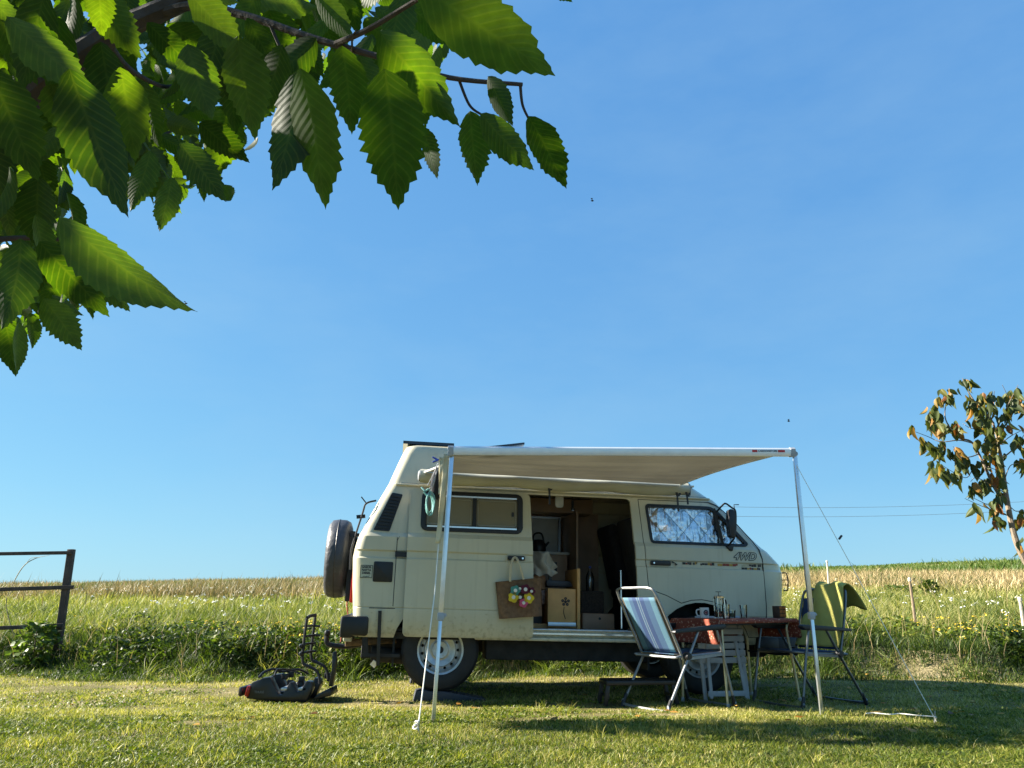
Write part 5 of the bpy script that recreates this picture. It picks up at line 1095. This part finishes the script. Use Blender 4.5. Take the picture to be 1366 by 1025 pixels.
# arching dry stem beside the fence
ge = empty('grass_stem', 'tall arching dry grass stem behind the fence rails', 'grass stem', Matrix.Translation(G(-6.6, 10.7)))
g0 = ge.location.copy() if False else G(-6.6, 10.7)
MB().tube(spline([Vector((0, 0, 0))]+[at(*q, 10.7)-g0 for q in ((8, 808), (18, 778), (32, 755), (48, 745), (66, 741))], 5), [.006]*20+[.005, .004, .003, .003, .002, .002], 5).build('stalk', mat('dry_stem', (.3, .24, .12), .8), ge)
MB().tube(spline([at(*q, 10.7)-g0 for q in ((36, 751), (41, 745), (50, 744))], 4), .003, 5).build('side_shoot', mat('dry_stem', 0), ge)
# ------------------------------------------------------------------ stakes in the field
def stake(px, py0, py1, Y, r, label, lean=0, col='pale_stake'):
    t = at(px, py0, Y); b = at(px+lean, py1, Y); g = Vector((b.x, b.y, float(gz(b.x, b.y)))); e = empty('field_stake', label, 'stake', Matrix.Translation(g), 'stakes along the field edge')
    MB().tube([Vector((0, 0, -.1)), (t-g)*.5+Vector((.01, 0, 0)), t-g], [r, r, r*.85], 8).build('stake_shaft', mat(col, (.5, .45, .36) if col == 'pale_stake' else (.22, .16, .1), .8, var=.3, scale=30), e)
    MB().lathe(t-g, (0, 0, 1), [(r*1.1, -.05), (r*1.15, -.01), (r*.6, .006)], 8).build('stake_tip', mat('pale_wood_tip', (.6, .55, .45), .8), e)
stake(1213, 771, 831, 11.6, .022, 'brown wooden stake standing in the weeds behind the draped chair', 7, 'brown_stake')
stake(1360, 797, 850, 10.6, .022, 'pale stake at the weedy bank by the young tree', 6)
stake(1103, 748, 785, 24, .03, 'thin pale stake in the dry grass behind the guy rope', 2)
# ------------------------------------------------------------------ shrubs
def leaf_blob(name, label, cat, loc, n, rx, rz, ls, m, group=None, stem=True):
    e = empty(name, label, cat, Matrix.Translation(Vector(loc)), group)
    th = NR.random(n)*2*np.pi; rr = np.sqrt(NR.random(n)); zz = NR.random(n)
    x = np.cos(th)*rr*rx*np.sin(np.pi*(.25+.65*zz)); y = np.sin(th)*rr*rx*np.sin(np.pi*(.25+.65*zz)); z = zz*rz
    o = blades('foliage', x, y, z, ls*(.6+.8*NR.random(n)), ls*(.5+.4*NR.random(n)), .8+1.4*NR.random(n), np.clip(NR.normal(.4, .22, n), 0, 1), m, e, tip=.8)
    mb = MB()
    for k in range(5): a = k*1.3; mb.tube([(0, 0, -.05), (rx*.3*math.cos(a), rx*.3*math.sin(a), rz*.5), (rx*.6*math.cos(a), rx*.6*math.sin(a), rz*.85)], [.01, .007, .004], 5)
    mb.build('stems', mat('twig_bark', (.09, .065, .045), .9), e); return e
p = at(48, 855, 10.1); leaf_blob('leafy_sapling', 'bright green leafy sapling at the foot of the fence', 'sapling', G(p.x, p.y), 260, .32, .5, .09, M_hill)
p = at(1240, 790, 23); leaf_blob('field_shrub', 'small dark green shrub standing in the dry grass', 'shrub', G(p.x, p.y), 260, .3, .45, .09, M_weed)
p = at(1195, 792, 24); leaf_blob('field_shrub', 'low dark green shrub at the edge of the dry grass', 'shrub', G(p.x, p.y), 200, .7, .25, .09, M_weed)
# ------------------------------------------------------------------ overhead power lines on a pole behind the van
PY = 46.; pt = at(800, 672, PY); pg_ = G(pt.x, PY)
pe = empty('utility_pole', 'wooden utility pole standing behind the van', 'pole', Matrix.Translation(pg_))
MB().tube([(0, 0, -.3), pt-pg_+Vector((0, 0, .3))], [.13, .1], 12).build('pole_shaft', mat('grey_wood', (.2, .17, .13), .9), pe); MB().bar(pt-pg_+Vector((-.6, 0, 0)), pt-pg_+Vector((.6, 0, 0)), .1, .12).build('cross_arm', mat('grey_wood', 0), pe)
for y0, y1, lb in ((670, 660, 'upper thin power line crossing the sky beside the young tree'), (683, 671, 'lower thin power line crossing the sky beside the young tree')):
    a, b = at(800, y0, PY), at(1500, y1, PY+2); o0 = a.lerp(b, .5)
    pts = [a.lerp(b, t)+Vector((0, 0, -1.1*4*t*(1-t)*.5))-o0 for t in np.linspace(0, 1, 24)]
    tag(MB().tube(pts, .009, 6).build('power_line', mat('line_wire', (.16, .17, .18), .5), None), lb, 'power line', 'power lines').location = o0

# ------------------------------------------------------------------ leaf shapes
def leaf_mesh(name, seed, teeth=11, wid=.21, fold=.5, arch_=.18, curl=.0, nt=0.06, twist=0.):
    """unit leaf along +y, upper side +z, serrated edge, folded along the midrib, curled and a little twisted"""
    rnd = random.Random(seed); N = teeth*2; V, F, UVs = [], [], []; ph = rnd.uniform(0, 6)
    for i in range(N+1):
        t = i/N; w = wid*(math.sin(math.pi*t**.8)**.8)*(1+.3*(.5-t)) if 0 < t < 1 else .003
        if t > .68: w *= 1-.5*(t-.68)/.32
        zc = -arch_*t*t+curl*math.sin(3*t+ph); xc = .03*math.sin(2.2*t+ph)-.03*math.sin(ph); tw = twist*t; ed = rnd.uniform(.92, 1.06)
        for f in (-1, -.55, 0, .55, 1):
            ww = w
            if abs(f) == 1 and 0 < i < N: ww = w*(1+nt if i % 2 == 0 else 1-nt)*ed
            x = f*ww; z = abs(f)*ww*fold+.035*math.sin(7*t+ph+f)*abs(f)*wid*4*.25
            y = t+(.022 if (i % 2 == 0 and abs(f) == 1 and 0 < i < N) else 0)+.06*abs(f)*math.sin(math.pi*t)*.5
            V.append((xc+x*math.cos(tw)-z*math.sin(tw), y, zc+x*math.sin(tw)+z*math.cos(tw))); UVs.append((f*.5, t))
    for i in range(N):
        for k in range(4): a = i*5+k; F.append((a, a+1, a+6, a+5))
    me = bpy.data.meshes.new(name); me.from_pydata(V, [], F); uv = me.uv_layers.new(name='UVMap')
    for l in me.loops: uv.data[l.index].uv = UVs[l.vertex_index]
    a = me.attributes.new('tone', 'FLOAT', 'POINT'); a.data.foreach_set('value', [0.]*len(V))
    me.polygons.foreach_set('use_smooth', [True]*len(me.polygons)); me.update(); return me
def leaf_matrix(base, tip, roll, up_hint=(0, 0, 1)):
    y = (tip-base); L = y.length; y = y.normalized(); h = Vector(up_hint); z = h-y*h.dot(y); z = z.normalized() if z.length > 1e-4 else y.orthogonal().normalized()
    x = y.cross(z); M = Matrix((x, y, z)).transposed().to_4x4() @ Matrix.Rotation(roll, 4, 'Y')
    return Matrix.Translation(base) @ M @ Matrix.Scale(L, 4)
def stuff_leaves(name, mats, tm, m, parent):
    """many leaves joined into one mesh"""
    vt = np.array([v.co[:] for v in tm.vertices]); n = len(vt); ft = np.array([p.vertices[:] for p in tm.polygons]); uvt = np.array([d.uv[:] for d in tm.uv_layers[0].data])
    A = np.array([[list(r) for r in M] for M in mats]); V = np.einsum('kij,vj->kvi', A[:, :3, :3], vt)+A[:, None, :3, 3]
    Fk = (np.arange(len(mats))*n)[:, None, None]+ft[None]
    o = np_mesh(name, V.reshape(-1, 3), Fk.reshape(-1), np.full(len(mats)*len(ft), 4), m, parent, np.repeat(NR.random(len(mats)), n), smooth=True)
    uv = o.data.uv_layers.new(name='UVMap'); uv.data.foreach_set('uv', np.tile(uvt, (len(mats), 1)).astype(np.float32).ravel())
    return kind(o, 'stuff')

# ------------------------------------------------------------------ chestnut tree whose boughs hang in at the upper left
CHM = leaf_mat('chestnut_leaf', [(0, (.011, .026, .006)), (.5, (.018, .04, .008)), (1, (.032, .056, .012))], .42, (5.0, 4.9, .25), .55)
LM = [leaf_mesh('leaf', k, 12+k % 4, .20+.025*(k % 3), .1+.16*(k % 4), .04+.11*(k % 4), .015+.02*(k % 2), .04+.02*(k % 3), (-1)**k*.22*(k % 4)) for k in range(10)]
for q in LM: q.materials.append(CHM)
TB = G(-3.6, .9); tree = empty('chestnut_tree', 'large leafy tree with serrated leaves and dark boughs reaching over the lawn', 'tree', Matrix.Translation(TB))
BARK = mat('dark_bark', (.05, .038, .032), .9, var=.35, scale=18, bump=.6, bscale=45)
MB().tube(spline([(0, 0, -.2), (.02, 0, .6), (.1, .02, 1.6), (.15, .1, 2.6), (.1, .1, 4.2)], 5), [.2, .19, .18, .175, .17, .165, .16, .155, .15, .145, .14, .135, .13, .125, .12, .11, .1, .09, .08, .07, .05], 14).build('trunk', BARK, tree)
def tq(px, py, d): return atd(px, py, d)-TB
def bough(pts, r0, r1, name='branch'):
    P = spline(pts, 6); MB().tube(P, [r0+(r1-r0)*k/(len(P)-1) for k in range(len(P))], 8).build(name, BARK, tree)
bough([Vector((.08, .03, 1.35)), tq(-260, 330, 2.2), tq(-60, 215, 1.85), tq(60, 110, 1.75), tq(150, 45, 1.7), tq(255, -5, 1.65), tq(380, -80, 1.6)], .035, .014)
bough([tq(205, 20, 1.68), tq(260, 8, 1.6), tq(330, 22, 1.5), tq(420, 52, 1.4), tq(520, 80, 1.32), tq(600, 104, 1.28), tq(697, 113, 1.25)], .009, .003)
bough([tq(445, 60, 1.38), tq(490, 40, 1.3), tq(540, 10, 1.25), tq(580, -15, 1.2)], .005, .003)
bough([tq(612, 106, 1.28), tq(626, 140, 1.27), tq(642, 153, 1.27)], .0025, .0018)
bough([tq(694, 113, 1.25), tq(697, 140, 1.25), tq(706, 160, 1.25)], .0025, .0018)
bough([tq(140, 50, 1.7), tq(170, 90, 1.8), tq(215, 115, 1.9), tq(240, 112, 2.0)], .007, .003)
bough([tq(-60, 215, 1.85), tq(40, 192, 2.1), tq(120, 195, 2.2), tq(190, 190, 2.3), tq(240, 170, 2.4)], .009, .003)
bough([tq(-100, 330, 1.9), tq(20, 318, 1.9), tq(90, 320, 1.85), tq(120, 318, 1.8)], .007, .003)
bough([tq(-140, 380, 2.4), tq(0, 372, 2.5), tq(70, 385, 2.6), tq(110, 405, 2.7)], .007, .002)
bough([tq(360, 32, 1.46), tq(372, 60, 1.44), tq(388, 92, 1.42)], .003, .002); bough([tq(470, 70, 1.35), tq(470, 50, 1.33), tq(476, 40, 1.3)], .002, .001)
KL = [  # base x, y, tip x, y, real length (m), facing (roll), sideways turn
    (556, -22, 734, 112, .235, .0), (398, 92, 446, 277, .20, .9), (512, 92, 540, 278, .20, -.3), (394, 93, 379, 259, .185, .15),
    (392, 96, 400, 150, .10, .4), (628, 148, 642, 247, .125, .2), (640, 152, 708, 232, .12, -.9), (704, 156, 761, 248, .13, .7),
    (562, 170, 588, 238, .10, 1.25), (508, 42, 603, 166, .18, -.9), (650, 102, 694, 168, .10, .5), (78, 292, 239, 437, .22, -.75),
    (52, 322, 140, 426, .17, .3), (228, 236, 218, 311, .11, .2), (240, 190, 303, 268, .13, -.7), (296, 246, 313, 272, .05, .3), (268, 242, 275, 268, .04, .1),
    (266, 163, 332, 214, .12, .8), (92, 92, 158, 288, .26, -.5), (6, 430, 26, 501, .12, .2), (58, 398, 112, 467, .13, -.4), (40, 418, 48, 464, .09, .6), (24, 430, 34, 500, .07, 1.2),
    (318, 48, 346, 186, .19, .1), (300, 20, 262, 130, .18, -.3), (474, 72, 428, 122, .11, -.2), (118, 348, 173, 413, .11, -.8), (26, 318, 14, 442, .18, .1),
    (478, 80, 462, 160, .13, .5), (250, 60, 285, 165, .16, -.4), (196, 30, 262, 100, .15, .2), (160, 90, 186, 215, .17, -.6), (360, 60, 300, 140, .15, .3),
    (440, 20, 400, 60, .10, .5), (500, 10, 560, 40, .12, -.6), (120, -20, 190, 80, .2, .1), (60, -10, 20, 120, .22, -.3), (250, -10, 330, 70, .16, .4), (-20, 90, 60, 240, .24, .6), (10, 20, 120, 130, .22, -.8),
    (420, -10, 480, 55, .13, .3), (575, -20, 640, 70, .18, -.4), (725, -25, 762, 5, .12, .4), (585, 60, 560, 140, .14, 1.1), (200, 200, 180, 285, .13, .6), (150, 215, 165, 285, .12, -.2), (100, 345, 132, 420, .11, .5), (540, -10, 520, 95, .16, .2), (345, -10, 300, 60, .14, -.2), (500, 60, 540, 150, .15, .5), (455, 62, 476, 178, .15, .2), (420, 50, 352, 120, .14, -.3), (560, 100, 575, 168, .10, .3), (480, 72, 505, 150, .12, -.4), (330, 24, 372, 110, .14, .3), (545, 8, 610, 60, .14, .2), (375, 60, 352, 165, .15, .4), (300, 90, 318, 175, .13, -.3), (395, 40, 440, 105, .12, .3)]
nleaf = 0
def add_leaf(M, k):
    global nleaf
    share('leaf', LM[k % 10], tree, M); nleaf += 1
def local_leaf(bx, by, tx_, ty_, L, roll, d=None, dd=0.):
    px = math.hypot(tx_-bx, ty_-by); d = d or L*FPX/px/1.05
    a = tq(bx, by, d); b = tq(tx_, ty_, d+dd); a, b = Vector(a), Vector(b); v = b-a; b = a+v.normalized()*max(v.length, .02)
    toward = Vector(CC)-(a+TB)
    return leaf_matrix(a, b, roll+math.pi, (toward.normalized()*.9+Vector((-.3, 0, .35))))
for k, (bx, by, tx_, ty_, L, roll) in enumerate(KL): add_leaf(local_leaf(bx, by, tx_, ty_, L, roll*.5, dd=random.uniform(-.05, .05)), 6 if k in (11, 18) else (0, 4, 8, 1, 9, 5)[k % 6])
MASK = [(-40, -40), (640, -40), (615, 40), (560, 130), (470, 150), (400, 125), (345, 190), (320, 212), (290, 250), (240, 275), (190, 268), (150, 250), (118, 215), (92, 235), (105, 290), (150, 335), (158, 380), (110, 420), (60, 440), (22, 470), (-40, 480)]
def inside(x, y, P=MASK):
    c = False
    for i in range(len(P)):
        (x1, y1), (x2, y2) = P[i-1], P[i]
        if (y1 > y) != (y2 > y) and x < (x2-x1)*(y-y1)/(y2-y1)+x1: c = not c
    return c
r7 = random.Random(23); tries = 0
while nleaf < 298 and tries < 20000:
    tries += 1; x, y = r7.uniform(-40, 620), r7.uniform(-40, 435)
    if not inside(x, y): continue
    dens = 1 if x < 330 else .5
    if r7.random() > dens: continue
    d = r7.uniform(1.5, 3.6); L = r7.uniform(.09, .19); px = L*FPX/d
    an = R(r7.gauss(78, 32)); tx_, ty_ = x+px*math.cos(an), y+px*math.sin(an)
    if not inside(tx_, ty_-8): continue
    add_leaf(local_leaf(x, y, tx_, ty_, L, r7.gauss(0, .8), d, r7.uniform(-.06, .1)), r7.randrange(10))
# the rest of the crown, beside and above the view
MM = []
while len(MM) < 4200:
    p = Vector((r7.uniform(-5.6, -.5), r7.uniform(-1.0, 3.6), r7.uniform(1.3, 4.8)))
    c = (p-Vector((-3.4, 1.1, 3.3))); 
    if (c.x/2.6)**2+(c.y/2.3)**2+(c.z/1.7)**2 > 1 and r7.random() < .93: continue
    if p.y > .15:
        q = proj(p)
        if -130 < q[0] < 1500 and -130 < q[1] < 1200: continue
    dr_ = Vector((r7.gauss(.2, .6), r7.gauss(0, .6), r7.gauss(-.8, .35))).normalized()*r7.uniform(.11, .19)
    MM.append(leaf_matrix(p-TB, p-TB+dr_, r7.gauss(0, .8)))
for _ in range(9000):
    x, y = r7.uniform(-40, 600), r7.uniform(-40, 430); 
    if not inside(x, y) or r7.random() > (1 if x < 300 else .55): continue
    d = r7.uniform(1.9, 4.2); L = r7.uniform(.07, .15); px = L*FPX/d; an = R(r7.gauss(78, 35)); tx_, ty_ = x+px*math.cos(an), y+px*math.sin(an)
    if not inside(tx_, ty_-6): continue
    MM.append(local_leaf(x, y, tx_, ty_, L, r7.gauss(0, .9), d, r7.uniform(-.08, .1)))
    if len(MM) > 4850: break
stuff_leaves('crown', MM, LM[1], CHM, tree)

# ------------------------------------------------------------------ young tree turning brown on the right
YT = 10.2
Tg = at(1424, 850, YT); T0 = Vector((Tg.x, YT, float(gz(Tg.x, YT)))); yt = empty('young_tree', 'young slender tree with drooping green and orange brown leaves in the field', 'tree', Matrix.Translation(T0))
ZT = lambda zx, zy: (1200+zx/3.795, 490+zy/3.795)
def yq(zx, zy, dy=0): return at(*ZT(zx, zy), YT+dy)-T0
BK2 = mat('pale_bark', (.2, .155, .11), .85, var=.35, scale=25, bump=.4, bscale=60)
def limb(pts, r0, r1, name='branch'):
    P = spline(pts, 5); MB().tube(P, [r0+(r1-r0)*k/(len(P)-1) for k in range(len(P))], 8).build(name, BK2, yt)
limb([Vector((0, 0, -.1)), yq(720, 1130), yq(620, 950), yq(575, 830), yq(545, 680), yq(530, 580), yq(515, 470), yq(505, 420)], .05, .02, 'trunk')
limb([yq(505, 420), yq(490, 340), yq(460, 260), yq(400, 200), yq(345, 120), yq(318, 55)], .02, .004)
limb([yq(545, 700), yq(480, 610), yq(430, 500), yq(370, 385), yq(310, 360), yq(265, 320), yq(230, 250), yq(240, 150)], .022, .005)
for P, r0 in (([(370, 385), (300, 370), (210, 378), (140, 350), (60, 320)], .009), ([(400, 440), (350, 455), (300, 440), (270, 400)], .008), ([(415, 480), (370, 520), (330, 560), (220, 500)], .008),
              ([(515, 465), (560, 430), (590, 400), (640, 330)], .012), ([(520, 380), (570, 345), (620, 320)], .008), ([(490, 330), (520, 250), (560, 170), (600, 90)], .010), ([(560, 170), (520, 90)], .004),
              ([(530, 580), (560, 500), (620, 485), (700, 470)], .007), ([(540, 640), (470, 600), (390, 560), (360, 580)], .008), ([(500, 720), (430, 690), (350, 650)], .007), ([(495, 730), (420, 705), (330, 665)], .006),
              ([(400, 310), (360, 310), (320, 285)], .006), ([(545, 690), (590, 730), (640, 720)], .007), ([(440, 500), (500, 520), (520, 480)], .006), ([(430, 230), (470, 180), (480, 120)], .005)):
    limb([yq(*q, random.uniform(-.15, .15)*(i > 0)) for i, q in enumerate(P)], r0, .003)
YM = leaf_mat('autumn_leaf', [(0, (.035, .05, .014)), (.62, (.075, .095, .022)), (.76, (.17, .14, .025)), (.9, (.26, .13, .022)), (1, (.17, .06, .02))], .3, (1.6, 1.5, .6), .5)
YL = [leaf_mesh('leaf', 40+k, 5, .24, .35+.2*k, .22, .03, .03, .3*k) for k in range(3)]
for q in YL: q.materials.append(YM)
CLU = [(250, 130, 14), (205, 160, 8), (170, 225, 16), (210, 285, 14), (150, 270, 8), (115, 375, 9), (180, 395, 15), (215, 410, 8), (290, 430, 14), (325, 480, 14), (190, 505, 16), (240, 530, 10), (280, 520, 9), (375, 590, 12), (430, 575, 14), (420, 165, 16), (350, 170, 12), (450, 250, 14), (425, 300, 12), (470, 370, 14), (440, 380, 8), (445, 450, 12), (480, 465, 10), (495, 550, 12), (500, 640, 12), (485, 700, 10), (515, 770, 10), (545, 215, 14), (590, 120, 16), (615, 190, 14), (600, 360, 14), (500, 300, 12), (620, 480, 8), (560, 150, 10), (380, 715, 4), (430, 720, 4), (80, 310, 4), (618, 745, 8), (625, 880, 5), (300, 300, 8), (660, 140, 20), (680, 260, 16), (670, 360, 14), (390, 490, 6), (270, 290, 8), (320, 60, 5), (345, 80, 4), (460, 160, 8), (545, 260, 8), (395, 210, 10)]
SP = []
for cx_, cy_, n in CLU:
    for _ in range(int(n*1.15)):
        zx, zy = cx_+r7.gauss(0, 17), cy_+r7.gauss(0, 17); b = yq(zx, zy, r7.gauss(0, .22)); L = r7.uniform(.12, .20)
        t = b+Vector((r7.gauss(0, .35), r7.gauss(0, .35), -1)).normalized()*L
        SP.append((leaf_matrix(b, t, r7.uniform(-3, 3), (r7.gauss(0, 1), -1, .4)), r7.randrange(3)))
r7.shuffle(SP)
for M, k in SP[:290]: share('leaf', YL[k], yt, M)
stuff_leaves('crown', [M for M, k in SP[290:]], YL[1], YM, yt)
# insects in the air
for px, py, d in ((790, 268, 2.6), (248, 405, 3.0), (1052, 562, 2.8)):
    p = atd(px, py, d); e = empty('flying_insect', 'tiny dark insect flying in the open sky', 'insect', Matrix.Translation(p), 'insects flying in the sky')
    MB().lathe((0, 0, 0), (1, .2, .1), [(0, -.005), (.0025, -.002), (.003, .002), (0, .006)], 8, cap=False).build('insect_body', BLACK, e)
    MB().add([(0, 0, .002), (-.006, .008, .005), (.001, .009, .005), (-.006, -.008, .005), (.001, -.009, .005)], [(0, 1, 2), (0, 4, 3)]).build('wings', DARKC, e, fixn=False)

# ------------------------------------------------------------------ unseen slender tree added beyond the left edge so its crown shades the lawn
SB = G(-6.3, 6.5); sh = empty('added_shade_tree', 'unseen slender tree added beside the lawn for the shade of its narrow crown', 'tree', Matrix.Translation(SB))
MB().tube(spline([(0, 0, -.1), (.02, .01, 1.5), (-.02, 0, 3.2), (.05, 0, 4.8), (0, 0, 6.2)], 4), [.032]*9+[.028, .026, .022, .02, .016, .013, .01, .008, .006], 8).build('trunk', BK2, sh)
for k in range(14):
    a = k*2.4; z = 3.7+.17*k; MB().tube([(0.02, 0, z), (.3*math.cos(a), .25*math.sin(a), z+.2), (.55*math.cos(a), .42*math.sin(a), z+.25)], [.01, .007, .003], 5).build('branch', BK2, sh)
MM = []
while len(MM) < 1250:
    z = r7.uniform(3.75, 6.5); wz = .58*math.sin(math.pi*min(1, max(0, (z-3.5)/3.2)))**.6; a = r7.uniform(0, 6.28); q = wz*math.sqrt(r7.random())
    p = Vector((q*math.cos(a)*1.1, q*math.sin(a)*.8, z)); MM.append(leaf_matrix(p, p+Vector((r7.gauss(0, .5), r7.gauss(0, .5), -.8)).normalized()*r7.uniform(.13, .2), r7.uniform(-3, 3)))
stuff_leaves('crown', MM, LM[0], CHM, sh)
